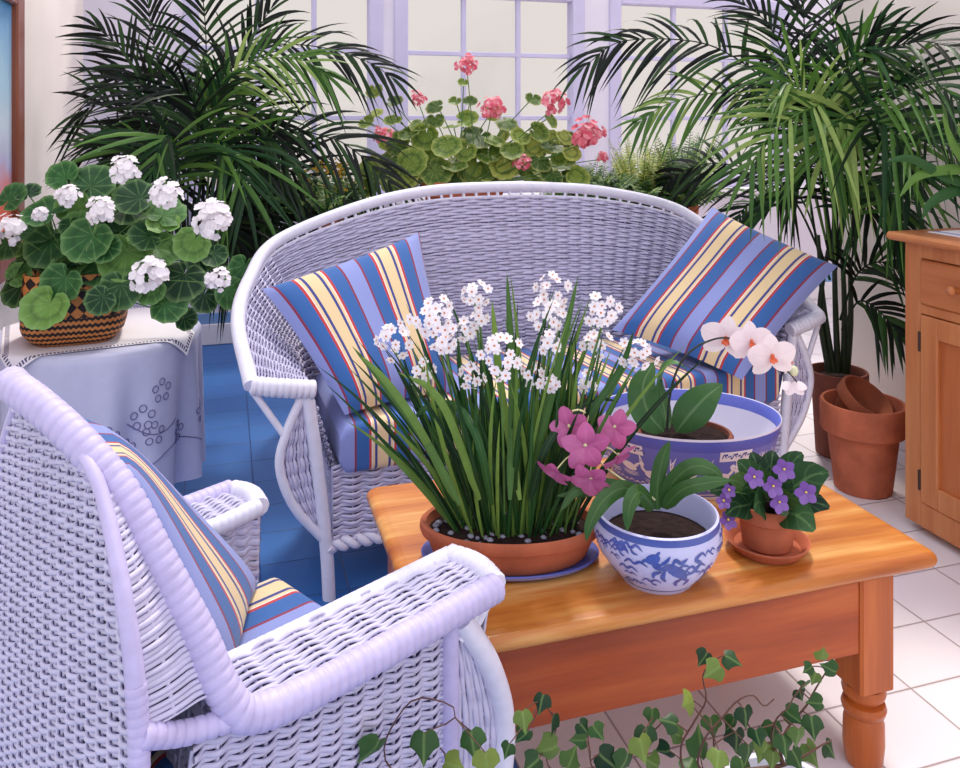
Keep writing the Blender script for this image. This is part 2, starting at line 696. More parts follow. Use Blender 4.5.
def ruled(A, B):
    fa, fb = curve_interp(A), curve_interp(B)
    return lambda u, v: fa(u) * (1 - v)[:, None] + fb(u) * v[:, None]


# ------------------------------------------------------------------ loveseat
SA = math.radians(22.8)
SCX, SCZ = 0.373, 2.935


def SL(x, y, h):
    return C2R(SCX + x * math.cos(SA) - y * math.sin(SA), SCZ + x * math.sin(SA) + y * math.cos(SA), h)


def SLa(pts):
    return np.array([SL(*p) for p in pts])


sofa = thing('wicker_loveseat', 'white wicker loveseat with high rounded back, behind the wooden coffee table', 'loveseat', SL(0, 0.35, 0))
right_rim = [(0.30, .86, 1.19), (.6, .83, 1.160), (.92, .75, 1.08), (1.04, .55, .95), (1.13, .3, .825), (1.13, .05, .695)]
left_rim = [(-1.14, .05, .69), (-1.15, .3, .83), (-1.085, .53, .925), (-.95, .735, 1.03), (-.6, .83, 1.14), (-.3, .86, 1.19)]
rimL = spline(left_rim + [(0, .86, 1.2)] + right_rim, 241)
midL = spline([(-.97, .04, .665), (-.96, .3, .675), (-.92, .52, .70), (-.84, .66, .72), (-.57, .72, .74), (-.3, .74, .75), (0, .74, .75),
               (.3, .74, .75), (.57, .72, .74), (.84, .66, .72), (.92, .52, .70), (.96, .3, .675), (.97, .04, .665)], 241)
botL = spline([(-.885, .03, .38), (-.885, .3, .38), (-.87, .5, .38), (-.80, .63, .38), (-.55, .68, .38), (-.3, .69, .38), (0, .70, .38),
               (.3, .69, .38), (.55, .68, .38), (.80, .63, .38), (.87, .5, .38), (.885, .3, .38), (.885, .03, .38)], 241)
rimW, midW, botW = SLa(rimL), SLa(midL), SLa(botL)
Lr = length(rimW)
US = np.linspace(0.004, 0.996, int(Lr / 0.0105))
pit = 0.066
stk = lambda u: u * Lr / pit
m = MB()
inner = 0.895
S2 = ruled(midW, midW + (rimW - midW) * inner)
weave(m, S2, US, np.linspace(0.0, 1.0, 34), stk, 0.017, 0.0042, 0.50, seed=2)
m.build('upper_back_weave', M_wick, sofa)
gap_shade(sofa, S2, -.005, 200, 14)
m = MB()
S1 = ruled(botW, midW)
weave(m, S1, US, np.linspace(0.02, 0.97, 25), stk, 0.017, 0.0042, 0.50, seed=3)
m.build('lower_back_weave', M_wick, sofa)
gap_shade(sofa, S1, -.005, 200, 10, .0, 1.0)
m = MB()
m.tube(rimW, 0.024, 12)
m.build('top_rim', M_cane, sofa)
m = MB()
gapc = midW + (rimW - midW) * 0.905
m.tube(spline(gapc, 200), 0.0065, 6)
m.build('inner_rail', M_cane, sofa)
m = MB()
for q in np.linspace(0.0, 1.0, int(Lr / 0.055)):  # short binding ties between the inner rail and the top rim
    j = int(q * 240)
    m.tube([gapc[j], rimW[j]], 0.0075, 5, False)
m.build('rim_binding', M_cane, sofa)
for sgn in (-1, 1):
    e = 0 if sgn < 0 else -1
    m = MB()
    a, b = rimL[e], midL[e]
    path = [a, (a + b) / 2 + [0, -.012, .0], b + [-sgn * 0.02, -.01, -.005]]
    wrapped(m, SLa(path), 0.030, 0.018, 12)
    m.build('arm_front', M_cane, sofa)
    m = MB()
    top = np.array([sgn * .975, .035, .655])
    foot = np.array([sgn * .905, .03, 0.0])
    mid_ = np.array([sgn * .915, .03, .17])
    m.tube(SLa(spline([top, (sgn * .945, .033, .45), mid_, foot], 30)), 0.021, 10)
    m.build('leg', M_cane, sofa)
    m = MB()
    rod = spline([top + [sgn * .012, 0, -.01], (sgn * 1.035, .03, .545), (sgn * 1.058, .03, .44), (sgn * 1.015, .03, .31), mid_ + [0, 0, .01]], 40)
    m.tube(SLa(rod), 0.015, 8)
    m.build('bowed_rod', M_cane, sofa)
    m = MB()
    leg = spline([top, (sgn * .945, .033, .45), mid_], 40)
    S = ruled(SLa(leg), SLa(rod))
    # upright strands filling the leaf-shaped front panel
    weave(m, S, np.linspace(0.05, 0.95, 90), np.linspace(0.08, 0.92, 9), lambda u: u * 11.0, 0.006 * sgn, 0.0036, 0.55, stakes=True, seed=5)
    m.build('side_panel', M_wick, sofa)
    gap_shade(sofa, S, 0.0, 12, 20)
    m = MB()
    m.tube(SLa([a + [0, 0, -.01], (sgn * 1.043, .03, .53)]), 0.011, 8)
    m.build('strut', M_cane, sofa)
    m = MB()
    m.tube(SLa([(sgn * .80, .63, .38), (sgn * .80, .64, 0)]), 0.021, 10)
    m.build('leg', M_cane, sofa)
# seat deck and aprons
m = MB()
fr = np.linspace(0, 1, 60)
P = np.stack([botW - [0, 0, 0], np.repeat(SL(0, .35, .38)[None], 241, 0)], 1)
m.grid(P)
m.ngon(SLa([(-.885, .03, .38), (0, .3, .38), (.885, .03, .38)]))
m.build('seat_deck', M_wick, sofa)
m = MB()
S = ruled(SLa([(-.895, .03, .17), (.895, .03, .17)]), SLa([(-.895, .03, .41), (.895, .03, .41)]))
weave(m, S, np.linspace(0.0, 1.0, 230), np.linspace(0, 1, 22), lambda u: u * 1.79 / 0.066, 0.013, 0.0042, 0.54, seed=6)
m.build('front_apron', M_wick, sofa)
gap_shade(sofa, S, -.004, 30, 6)
m = MB()
for ph in (0, PI):
    t = np.linspace(0, 1, 240)
    x = -.91 + 1.82 * t
    w = np.stack([x, .03 + 0.012 * np.cos(t * 150 + ph), .165 + 0.012 * np.sin(t * 150 + ph)], 1)
    m.tube(SLa(w), 0.013, 7)
m.build('braided_edge', M_cane, sofa)
m = MB()
bk = np.array([[*p[:2], .17] for p in botL])
S = ruled(SLa(bk), botW)
weave(m, S, US, np.linspace(0, 1, 14), stk, 0.008, 0.004, 0.6, seed=7)
m.build('back_apron', M_wick, sofa)

# ------------------------------------------------------------------ armchair
CFX, CFZ = 0.731, 0.682


def CL(x, y, h):
    """x across the chair from its near arm, y backwards from the back's foot, h up"""
    return C2R(-0.339 - 0.682 * x - CFX * y, 1.176 + 0.731 * x - CFZ * y, h)


def CLa(pts):
    return np.array([CL(*p) for p in pts])


CW = 0.70
chair = thing('wicker_armchair', 'white wicker armchair seen from behind, at the left front corner of the coffee table', 'armchair', CL(.35, -.15, 0))
up_half = [(0.0, -.02, .652), (.014, .015, .69), (.047, .04, .77), (.092, .078, .87), (.142, .112, .962), (.205, .152, 1.03), (.28, .185, 1.072)]
mir = lambda L: [(CW - x, y, h) for x, y, h in L][::-1]
rimC = [(0.0, -.505, .648), (0.0, -.30, .642), (0.0, -.13, .640)] + up_half + [(.35, .20, 1.085)] + mir(up_half) + [(CW, -.13, .64), (CW, -.22, .642), (CW, -.335, .648)]
rimCW = CLa(spline(rimC, 200))
m = MB()
wrapped(m, rimCW, 0.0255, 0.016, 14, 0.06)
m.build('back_rim', M_lilac, chair)
arm_y = {0: -.505, 1: -.335}
for sd in (0, 1):
    X = (lambda x: x) if sd == 0 else (lambda x: CW - x)
    yf = arm_y[sd]
    m = MB()
    wrapped(m, CLa([(X(.135), .03, .642), (X(.135), -.2, .644), (X(.13), yf - .0, .654)]), 0.020, 0.016, 10, 0.06)
    m.build('arm_rail', M_cane, chair)
    m = MB()
    wrapped(m, CLa([(X(.132), yf, .654), (X(.066), yf - .012, .656), (X(.002), yf - .002, .648)]), 0.023, 0.016, 10, 0.06)
    m.build('arm_front', M_cane, chair)
    m = MB()
    S = ruled(CLa([(X(.0), yf, .652), (X(.0), .02, .65)]), CLa([(X(.135), yf, .66), (X(.135), .02, .656)]))
    weave(m, S, np.linspace(0, 1, 100), np.linspace(0.05, .95, 17), lambda u: u * 10.5, (-0.0075, .0075)[sd], 0.003, 0.52, seed=11 + sd)
    m.build('arm_top', M_wick, chair)
    gap_shade(chair, S, (.003, -.003)[sd], 20, 6)
    m = MB()
    ys = yf + .095
    S = ruled(CLa([(X(.022), .13, .12), (X(.022), ys, .12)]), CLa([(X(.022), .06, .63), (X(.022), ys, .63)]))
    weave(m, S, np.linspace(0, 1, 110), np.linspace(0, 1, 62), lambda u: u * 12.0, (0.010, -.010)[sd], 0.0034, 0.54, seed=13 + sd)
    m.build('side_panel', M_wick, chair)
    gap_shade(chair, S, (-.003, .003)[sd], 20, 8)
    m = MB()
    S = ruled(CLa([(X(.13), .05, .34), (X(.13), yf + .012, .34)]), CLa([(X(.133), .02, .64), (X(.133), yf + .004, .64)]))
    weave(m, S, np.linspace(0, 1, 90), np.linspace(0, 1, 28), lambda u: u * 10.0, 0.007, 0.0036, 0.68, seed=31 + sd)
    m.build('inner_panel', M_wick, chair)
    m = MB()
    S = ruled(CLa([(X(.13), yf + .01, .34), (X(.03), yf + .05, .34)]), CLa([(X(.133), yf + .002, .64), (X(.01), yf + .01, .63)]))
    weave(m, S, np.linspace(0, 1, 40), np.linspace(0, 1, 28), lambda u: u * 3.0, 0.005, 0.0036, 0.68, seed=33 + sd)
    m.build('arm_end_panel', M_wick, chair)
    m = MB()
    post = spline([(X(.02), ys, .64), (X(.022), ys, .35), (X(.03), ys, .13)], 30)
    rod = spline([(X(.012), ys - .02, .615), (X(.004), ys - .085, .50), (X(0), ys - .115, .38), (X(.006), ys - .09, .24), (X(.03), ys - .005, .12)], 30)
    m.tube(CLa(post), 0.017, 8)
    m.build('front_post', M_lilac, chair)
    m = MB()
    m.tube(CLa(rod), 0.021, 10)
    m.build('bowed_rod', M_cane, chair)
    m = MB()
    weave(m, ruled(CLa(post), CLa(rod)), np.linspace(0.04, .96, 90), np.linspace(0.1, .9, 9), lambda u: u * 10.0, 0.005, 0.003, 0.55, seed=15 + sd)
    m.build('front_panel', M_wick, chair)
    for q, yy in ((0, yf + .012), (1, yf + .03)):
        m = MB()
        m.tube(CLa([(X(.002), yy - .012, .645), (X(.012), ys - .045 + q * .03, .58)]), 0.009, 7)
        m.build('strut', M_cane, chair)
    m = MB()
    m.tube(CLa([(X(.03), ys, .15), (X(.03), ys - .01, 0)]), 0.02, 8)
    m.build('leg', M_cane, chair)
    # back post and wing
    pc = spline([(X(.0), .15, .10), (X(.0), .145, .45), (X(.004), .14, .70), (X(.04), .145, .86), (X(.135), .146, .985), (X(.21), .162, 1.035), (X(.285), .176, 1.063), (X(.352), .18, 1.072)], 80)
    m = MB()
    wrapped(m, CLa(pc[:46]), 0.0145, 0.012, 10, 0.05)
    m.tube(CLa(pc[45:]), np.linspace(.013, .007, len(pc) - 45), 8)
    m.build('back_post', M_lilac, chair)
    m = MB()
    m.tube(CLa([(X(.0), .15, .14), (X(.0), .155, 0)]), 0.022, 8)
    m.build('leg', M_cane, chair)
    m = MB()
    hq = np.linspace(0, 1, 60)
    pa = np.stack([np.interp(.70 + .368 * hq, pc[:, 2], pc[:, q]) for q in range(3)], 1)
    rr = np.array([(X(x), y, h) for x, y, h in spline(up_half, 80)])
    ra = np.stack([np.interp(.70 + .368 * hq, rr[:, 2], rr[:, q]) for q in range(3)], 1)
    S0 = ruled(CLa(pa), CLa(ra))
    weave(m, lambda u, v: S0(v, u), np.linspace(0, 1, 20), np.linspace(0, 1, 52), lambda u: u * 1.7 + .3, 0.004, 0.0032, 0.52, seed=17 + sd)
    m.build('back_wing', M_wick, chair)
    gap_shade(chair, S0, (.004, -.004)[sd], 30, 8)
    m = MB()
    wrapped(m, CLa([(X(.0), .14, .70), (X(.012), .07, .665), (X(.0), -.02, .655)]), 0.017, 0.016, 8)
    m.build('arm_bracket', M_lilac, chair)
# outer back panel: rows narrow under the rounded rim
m = MB()
hh = np.arange(.12, 1.066, .0088)
pcl = spline([(.0, .15, .10), (.0, .145, .45), (.004, .14, .70), (.04, .145, .86), (.135, .146, .985), (.21, .162, 1.035), (.285, .176, 1.063), (.35, .18, 1.075)], 200)


def back_row(h):
    x = np.interp(h, pcl[:, 2], pcl[:, 0])
    y = np.interp(h, pcl[:, 2], pcl[:, 1])
    return x, y


rg = np.random.default_rng(5)
aa = np.linspace(0, 2 * PI, 6, endpoint=False)
for i, h in enumerate(hh):
    x0, y0 = back_row(h)
    n = max(6, int((CW - 2 * x0) / 0.0062))
    x = np.linspace(x0, CW - x0, n)
    b = (x - .35) / max(.02, .35 - x0)
    y = y0 + 0.004 * (1 - b * b) * np.clip((1.0 - h) / .4, 0, 1)
    p = np.array([CL(q, r, h) for q, r in zip(x, y)])
    tu = nrm(np.gradient(p, axis=0))
    nn = nrm(np.cross(tu, np.repeat(UP[None], n, 0)))
    cs_ = np.abs(np.cos(PI * x / 0.042))
    c = p + nn * (-0.010 * (0.8 * cs_ - .4 + .35 * np.cos(PI * x / 0.042 + PI * i)))[:, None] + UP * (0.0016 * np.sin(x * 9 + rg.random() * 6) - .003 * cs_)[:, None]
    hs = 0.0088 * 0.53 * (.86 + .28 * rg.random())
    m.grid(c[:, None] + np.cos(aa)[None, :, None] * UP * hs + np.sin(aa)[None, :, None] * (nn * .0036)[:, None], None, False, True)
for q in range(1, 17):
    x = q * 0.042
    hm = np.interp(min(x, CW - x), pcl[:, 0], pcl[:, 2])
    h = np.linspace(.12, hm, 12)
    bb = lambda z: (1 - ((x - .35) / max(.02, .35 - back_row(z)[0])) ** 2) if abs(x - .35) < .35 - back_row(z)[0] else 0
    m.tube(CLa([(x, back_row(z)[1] + .004 * bb(z) * min(1, max(0, (1.0 - z) / .4)), z) for z in h]), 0.0035, 5)
m.build('outer_back', M_wick, chair)


def outer_sheet(u, v):
    out = []
    for uu, vv in zip(u, v):
        h = .12 + .94 * vv
        x0, y0 = back_row(h)
        x = x0 + (CW - 2 * x0) * uu
        b_ = (x - .35) / max(.02, .35 - x0)
        out.append(CL(x, y0 + .004 * (1 - b_ * b_) * min(1, max(0, (1.0 - h) / .4)), h))
    return np.array(out)


gap_shade(chair, outer_sheet, .003, 40, 60)
# inner back, seat deck, front apron
m = MB()
ih = np.linspace(.38, 1.04, 30)
rim_half = spline(up_half, 120)


def inn(u, v):
    h = .38 + .65 * v
    x0 = np.where(h < .7, .02, np.interp(h, rim_half[:, 2], rim_half[:, 0]))
    y0 = np.where(h < .7, .02, np.interp(h, rim_half[:, 2], rim_half[:, 1])) + .004
    x = x0 + (CW - 2 * x0) * u
    b = (x - .35) / .35
    y = y0 + .0 * b
    return np.array([CL(p, q, r) for p, q, r in zip(x, y, h)])


weave(m, inn, np.linspace(0, 1, 80), np.linspace(0, 1, 50), lambda u: u * 14, 0.005, 0.0034, 0.6, seed=23)
m.build('inner_back', M_wick, chair)
m = MB()
pts = CLa([(.03, -.38, .35), (CW - .03, -.30, .35), (CW - .03, .08, .35), (.03, .08, .35)])
pts2 = pts - [0, 0, .02]
m.add(np.vstack([pts, pts2]), [[0, 1, 2, 3], [7, 6, 5, 4], [0, 4, 5, 1], [1, 5, 6, 2], [2, 6, 7, 3], [3, 7, 4, 0]])
m.build('seat_deck', M_wick, chair, smooth=False)
m = MB()
S = ruled(CLa([(.03, -.38, .14), (CW - .03, -.30, .14)]), CLa([(.03, -.38, .36), (CW - .03, -.30, .36)]))
weave(m, S, np.linspace(0, 1, 100), np.linspace(0, 1, 20), lambda u: u * 14, 0.005, 0.0034, 0.6, seed=24)
m.build('front_apron', M_wick, chair)

# ------------------------------------------------------------------ cushions


def cushion(name, label, corners, thick, mat, n=28, puff=0.55, front=None, du=0.0):
    """corners TL, TR, BR, BL of the middle sheet; stripes run from top edge to bottom edge"""
    TL, TR, BR, BL = [np.asarray(c, float) for c in corners]
    u = np.linspace(0, 1, n)
    v = np.linspace(0, 1, n)
    U, V = np.meshgrid(u, v, indexing='ij')
    # edges pulled in slightly between the corners
    Uc = 0.5 + (U - 0.5) * (1 - 0.05 * (1 - (2 * V - 1) ** 2))
    Vc = 0.5 + (V - 0.5) * (1 - 0.05 * (1 - (2 * U - 1) ** 2))
    P = ((1 - Uc) * (1 - Vc))[..., None] * TL + (Uc * (1 - Vc))[..., None] * TR + (Uc * Vc)[..., None] * BR + ((1 - Uc) * Vc)[..., None] * BL
    N = nrm(np.cross(TR - TL, BL - TL))
    prof = ((1 - (2 * U - 1) ** 4) * (1 - (2 * V - 1) ** 4)).clip(0, 1) ** puff
    wr = 0.006 * np.sin(7 * U + 5 * V) * prof
    A = P + N * (thick / 2 * prof + wr)[..., None]
    B = P - N * (thick / 2 * prof)[..., None]
    uv = np.stack([U + du, V], -1)
    mb = MB()
    mb.grid(A, uv)
    mb.grid(B[::-1], uv[::-1])
    o = mb.build(name, mat)
    c = (TL + TR + BR + BL) / 4
    o.data.transform(Matrix.Translation(-Vector(c)))
    o.location = tuple(c)
    return tag(o, label, 'cushion')


def slab(name, label, corners, thick, mat, r=0.03, n=36):
    """box cushion: corners back-left, back-right, front-right, front-left of the TOP; stripes run back to front and down the face"""
    BLk, BR, FR, FL = [np.asarray(c, float) for c in corners]
    nv = 40
    u = np.linspace(0, 1, n)
    D = float(np.linalg.norm((FR + FL - BLk - BR) / 2))
    # path round the section: back bottom, back top, front top, front bottom
    sec = []
    for (cy, cz, a0) in ((r, -r, PI), (D - r, -r, PI / 2), (D - r, -thick + r, 0), (r, -thick + r, -PI / 2)):
        for a in np.linspace(a0, a0 - PI / 2, 6):
            sec.append((cy + r * math.cos(a), cz + r * math.sin(a)))
    sec = np.array(sec + sec[:1])
    ln = np.concatenate([[0], np.cumsum(np.linalg.norm(np.diff(sec, axis=0), axis=1))])
    P = np.zeros((n, len(sec), 3))
    for i, t in enumerate(u):
        a, b = BLk * (1 - t) + BR * t, FL * (1 - t) + FR * t
        d = (b - a) / np.linalg.norm(b - a) * np.linalg.norm(b - a) / D
        e = min(t, 1 - t) * np.linalg.norm(BR - BLk)
        k = 1.0 if e > r else math.sqrt(max(0.0, 1 - (1 - e / r) ** 2))
        zz = (sec[:, 1] + thick / 2) * (0.55 + 0.45 * k) - thick / 2
        crown = 0.012 * np.sin(np.clip(sec[:, 0] / D, 0, 1) * PI) * (sec[:, 1] > -r * 1.2) * math.sin(PI * t) ** 0.5
        P[i] = a + np.outer(sec[:, 0], d) + np.outer(zz + crown, UP)
    uv = np.stack([np.repeat(u[:, None], len(sec), 1), np.repeat((ln / ln[-1])[None], n, 0)], -1)
    mb = MB()
    mb.grid(P, uv)
    for i in (0, -1):
        mb.add(P[i][:-1], [list(range(len(sec) - 1))[::1 if i else -1]], uv[i][:-1])
    o = mb.build(name, mat)
    c = (BLk + BR + FR + FL) / 4
    o.data.transform(Matrix.Translation(-Vector(c)))
    o.location = tuple(c)
    return tag(o, label, 'cushion')


def face(corners):
    return corners


slab('seat_cushion', 'long striped seat cushion along the loveseat under its two pillows',
     [SL(-.84, .60, .545), SL(.84, .60, .545), SL(.875, .0, .545), SL(-.875, .0, .545)], 0.160, stripemat('seat_stripes', 7.5, -0.08), n=90)
cushion('throw_pillow', 'striped pillow with upright stripes in the left corner of the loveseat',
        [W(262, 289, 2.90), W(419, 232, 3.32), W(458, 392, 2.93), W(345, 415, 2.64)], 0.15, stripemat('pillow_stripes_upright', 2.1, 0.03))
cushion('throw_pillow', 'striped pillow tilted onto one corner over the right arm of the loveseat',
        [W(712, 207, 3.78), W(838, 266, 3.44), W(742, 380, 3.08), W(612, 330, 3.38)], 0.15, stripemat('pillow_stripes_tilted', 2.06, -0.04))
cushion('back_cushion', 'striped back cushion leaning in the wicker armchair',
        [CL(.26, .075, .95), W(84, 418, 1.53), W(258, 584, 1.76), W(226, 700, 1.36)], 0.075, stripemat('chair_back_stripes', 1.3, -0.085), puff=0.45)
slab('seat_cushion', 'striped seat cushion mostly hidden behind the arm of the armchair',
     [CL(.145, .06, .51), CL(.55, .04, .51), CL(.555, -.37, .51), CL(.145, -.40, .51)], 0.155, stripemat('chair_seat_stripes', 1.6, 0.14), n=40)

# ------------------------------------------------------------------ coffee table
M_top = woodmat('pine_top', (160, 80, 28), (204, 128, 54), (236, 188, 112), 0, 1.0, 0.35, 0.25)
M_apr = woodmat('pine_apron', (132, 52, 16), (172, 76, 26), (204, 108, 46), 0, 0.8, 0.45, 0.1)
M_leg = woodmat('pine_leg', (158, 74, 24), (190, 98, 38), (212, 122, 54), 2, 0.8, 0.4, 0.2)
TX0, TX1, TY0, TY1, TZ = 0.364, 1.585, 1.525, 2.27, 0.50
table = thing('coffee_table', 'pine coffee table with turned legs carrying the potted flowers', 'coffee table', ((TX0 + TX1) / 2, (TY0 + TY1) / 2, 0))
m = MB()
# rounded-edge top as a stack of outlines
ring = []
rr = 0.017
prof = [(-0.012, -0.036)] + [(rr * math.sin(a) - rr, rr * math.cos(a) - rr - 0.002) for a in np.linspace(PI, 0, 9)] + [(-0.03, 0.0)]


def outline(ins, z, cr=0.03):
    x0, x1, y0, y1 = TX0 - ins, TX1 + ins, TY0 - ins, TY1 + ins
    out = []
    for cx, cy, a0 in ((x1 - cr, y1 - cr, 0), (x0 + cr, y1 - cr, PI / 2), (x0 + cr, y0 + cr, PI), (x1 - cr, y0 + cr, 3 * PI / 2)):
        for a in np.linspace(a0, a0 + PI / 2, 5):
            out.append((cx + cr * math.cos(a), cy + cr * math.sin(a), z))
    return out


P = np.array([outline(i, TZ + z) for i, z in prof])
m.grid(P, None, False, True)
m.add(P[-1], [list(range(20))])
m.add(P[0], [list(range(20))[::-1]])
m.build('tabletop', M_top, table, sharp=40)
LG = 0.047
lx = (TX0 + 0.10, TX1 - 0.158)
ly = (TY0 + 0.075, TY1 - 0.10)
for x in lx:
    for y in ly:
        m = MB()
        m.box((x - LG, y - LG, .185), (x + LG, y + LG, TZ - .034), 0.006)
        pr = [(.0, .0), (.036, .0), (.042, .012), (.046, .05), (.045, .10), (.040, .118), (.047, .124), (.050, .135), (.046, .146), (.036, .150), (.038, .158), (.047, .164), (.049, .174), (.044, .186)]
        m.lathe(pr, (x, y, 0), 28)
        m.build('leg', M_leg, table, sharp=35)
for y in ly:
    s = 1 if y > 1.8 else -1
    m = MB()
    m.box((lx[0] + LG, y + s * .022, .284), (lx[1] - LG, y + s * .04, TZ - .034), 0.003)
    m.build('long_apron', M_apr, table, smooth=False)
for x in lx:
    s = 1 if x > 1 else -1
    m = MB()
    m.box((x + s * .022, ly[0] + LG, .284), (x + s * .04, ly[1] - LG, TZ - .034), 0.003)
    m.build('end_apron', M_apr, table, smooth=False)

# ------------------------------------------------------------------ cabinet
M_cab = woodmat('pine_cabinet', (168, 96, 52), (196, 124, 72), (212, 148, 94), 2, 0.7, 0.45, 0.15)
M_cabx = woodmat('pine_cabinet_rail', (164, 92, 50), (190, 116, 66), (208, 140, 88), 1, 0.7, 0.45, 0.15)
M_panel = woodmat('pine_cabinet_panel', (158, 82, 40), (184, 104, 54), (200, 124, 70), 2, 0.7, 0.45, 0.15)
M_iron = plain('dark_hinge_iron', (60, 40, 34), 0.5)
cx, cyb = 2.405, 2.49
cab = thing('pine_cabinet', 'pine cabinet with a drawer and panelled door against the right wall', 'cabinet', (2.67, 1.9, 0))
CT = 1.085
m = MB()
m.box((cx + .02, 1.25, .06), (XR - .025, cyb, CT - .03), 0.004)
m.box((cx + .05, 1.25, 0), (XR - .04, cyb - .02, .06), 0.003)
# face frame
m.box((cx, cyb - .075, .03), (cx + .022, cyb, CT - .03), 0.004)
m.box((cx, 1.25, CT - .085), (cx + .022, cyb - .075, CT - .03), 0.003)
m.box((cx, 1.25, .03), (cx + .022, cyb - .075, .12), 0.003)
m.box((cx, 1.25, .80), (cx + .022, cyb - .075, .835), 0.003)
m.box((cx, 1.25, .12), (cx + .022, 1.33, CT - .085), 0.003)
m.box((cx, 2.0, .835), (cx + .022, 2.075, CT - .085), 0.003)
m.build('body', M_cab, cab, smooth=False)
m = MB()
m.box((cx - .045, 1.22, CT - .03), (XR - .022, cyb + .05, CT), 0.010)
m.build('worktop', M_cabx, cab, smooth=False)


def drawer_door(y0, y1, yd=None):
    yd = y0 if yd is None else yd
    m = MB()
    m.box((cx - .012, yd, .838), (cx + .02, y1, CT - .088), 0.006)
    d = m.build('drawer', M_cabx, cab, smooth=False)
    m = MB()
    ctr = np.array([cx - .012, (yd + y1) / 2, .917])
    Mx = np.array([[0, 0, -1], [0, 1, 0], [1, 0, 0]], float)
    m.lathe([(.0, -.002), (.011, 0), (.009, .012), (.015, .02), (.018, .03), (.013, .038), (0, .041)], ctr, 18, M=Mx)
    m.build('knob', M_cab, d)
    m = MB()
    z0, z1 = .123, .797
    w = .075
    for a, b, c, e in ((y1 - w, y1, z0, z1), (y0, y0 + w, z0, z1)):
        m.box((cx - .008, a, c), (cx + .015, b, e), 0.004)
    for c, e in ((z0, z0 + w), (z1 - w, z1)):
        m.box((cx - .008, y0 + w, c), (cx + .015, y1 - w, e), 0.004)
    d = m.build('door', M_cab, cab, smooth=False)
    m = MB()
    m.box((cx + .006, y0 + w - .005, z0 + w - .005), (cx + .014, y1 - w + .005, z1 - w + .005))
    q = m.build('door_panel', M_panel, d, smooth=False)
    for z in (.20, .70):
        m = MB()
        m.tube([(cx - .006, y1 + .004, z - .035), (cx - .006, y1 + .004, z + .035)], .006, 8)
        m.build('hinge', M_iron, d)


drawer_door(1.935, 2.41, 2.085)
drawer_door(1.34, 1.925, 1.745)


def runner_mat():
    k = NT('runner_cloth')
    g = k.coord('Object')
    sep = k.N('ShaderNodeSeparateXYZ')
    k.L(g, sep.inputs[0])
    c = k.ramp(k.math('ADD', k.math('ABSOLUTE', sep.outputs[0]), 0.0), [(0.0, s2l((238, 236, 240))), (0.150, s2l((84, 92, 176))), (0.162, s2l((238, 236, 240))), (0.17, s2l((84, 92, 176))), (0.176, s2l((238, 236, 240)))], 'CONSTANT')
    return k.finish(c, 0.9)


m = MB()
m.box((-.2, -.6, 0), (.2, .6, .003), .001)
o = m.build('table_runner', runner_mat(), smooth=False)
o.location = (2.68, 1.86, CT)
tag(o, 'white runner cloth with blue stripes on the pine cabinet top', 'runner')

# ------------------------------------------------------------------ framed painting on the left wall
pic = thing('framed_painting', 'framed painting of blue sky over red blossom on the left wall', 'painting', (XL + .02, 3.5, 1.45))
M_frame = woodmat('red_frame_wood', (120, 62, 42), (150, 84, 58), (176, 108, 78), 2, 0.8, 0.4, 0.2)
y0, y1, z0, z1, fw = 3.0, 4.03, .86, 2.1, .13
m = MB()
m.box((XL + .002, y1 - fw, z0), (XL + .04, y1, z1), .008)
m.box((XL + .002, y0, z0), (XL + .04, y0 + fw, z1), .008)
m.box((XL + .002, y0 + fw, z0), (XL + .04, y1 - fw, z0 + .12), .008)
m.box((XL + .002, y0 + fw, z1 - .12), (XL + .04, y1 - fw, z1), .008)
m.build('frame', M_frame, pic, smooth=False)
k = NT('painted_canvas')
g = k.N('ShaderNodeNewGeometry')
sep = k.N('ShaderNodeSeparateXYZ')
k.L(g.outputs['Position'], sep.inputs[0])
n = k.noise(5.0, 5.0, k.coord('Object'))
z = k.math('ADD', k.math('DIVIDE', k.math('SUBTRACT', sep.outputs[2], .86), 1.24), k.math('MULTIPLY', k.math('SUBTRACT', n, .5), .22))
c = k.ramp(z, [(0.0, s2l((226, 120, 84))), (.22, s2l((222, 104, 84))), (.30, s2l((216, 150, 160))), (.36, s2l((190, 186, 220))), (.5, s2l((206, 222, 234))), (.66, s2l((176, 212, 232))), (.9, s2l((92, 158, 212)))])
m = MB()
m.box((XL + .004, y0 + fw - .01, z0 + .11), (XL + .016, y1 - fw + .01, z1 - .11))
m.build('canvas', k.finish(c, .8), pic, smooth=False)

# ------------------------------------------------------------------ round table with cloths
RC = W(97, 344, 3.05)
RTX, RTY, RTH, RTR = float(RC[0]), float(RC[1]), 0.73, 0.355
rt = thing('round_side_table', 'round pedestal table hidden under the white embroidered cloth', 'table', (RTX, RTY, 0))
m = MB()
m.lathe([(0, RTH - .03), (RTR - .01, RTH - .03), (RTR - .004, RTH - .015), (RTR - .01, RTH - .002), (0, RTH - .002)], (RTX, RTY, 0), 48)
m.build('tabletop', M_leg, rt, sharp=40)
m = MB()
m.lathe([(0, 0), (.20, 0), (.20, .03), (.06, .06), (.035, .12), (.05, .3), (.035, .5), (.06, RTH - .03)], (RTX, RTY, 0), 28)
m.build('pedestal', M_leg, rt, sharp=50)
M_cloth = plain('pale_blue_cloth', (206, 208, 234), 0.85, 0.03, 30.0, 0.0, 0.2, trans=0.1)
m = MB()
na = 320
a = np.linspace(0, 2 * PI, na, endpoint=False)
prof = [(0.0, 0.0), (.2, 0.0), (.34, 0.0), (RTR - .012, 0.0), (RTR - .002, -.004), (RTR + .006, -.014)] + [(RTR + .008 + .008 * t, -.014 - .52 * t) for t in np.linspace(.04, 1, 22)]
P = []
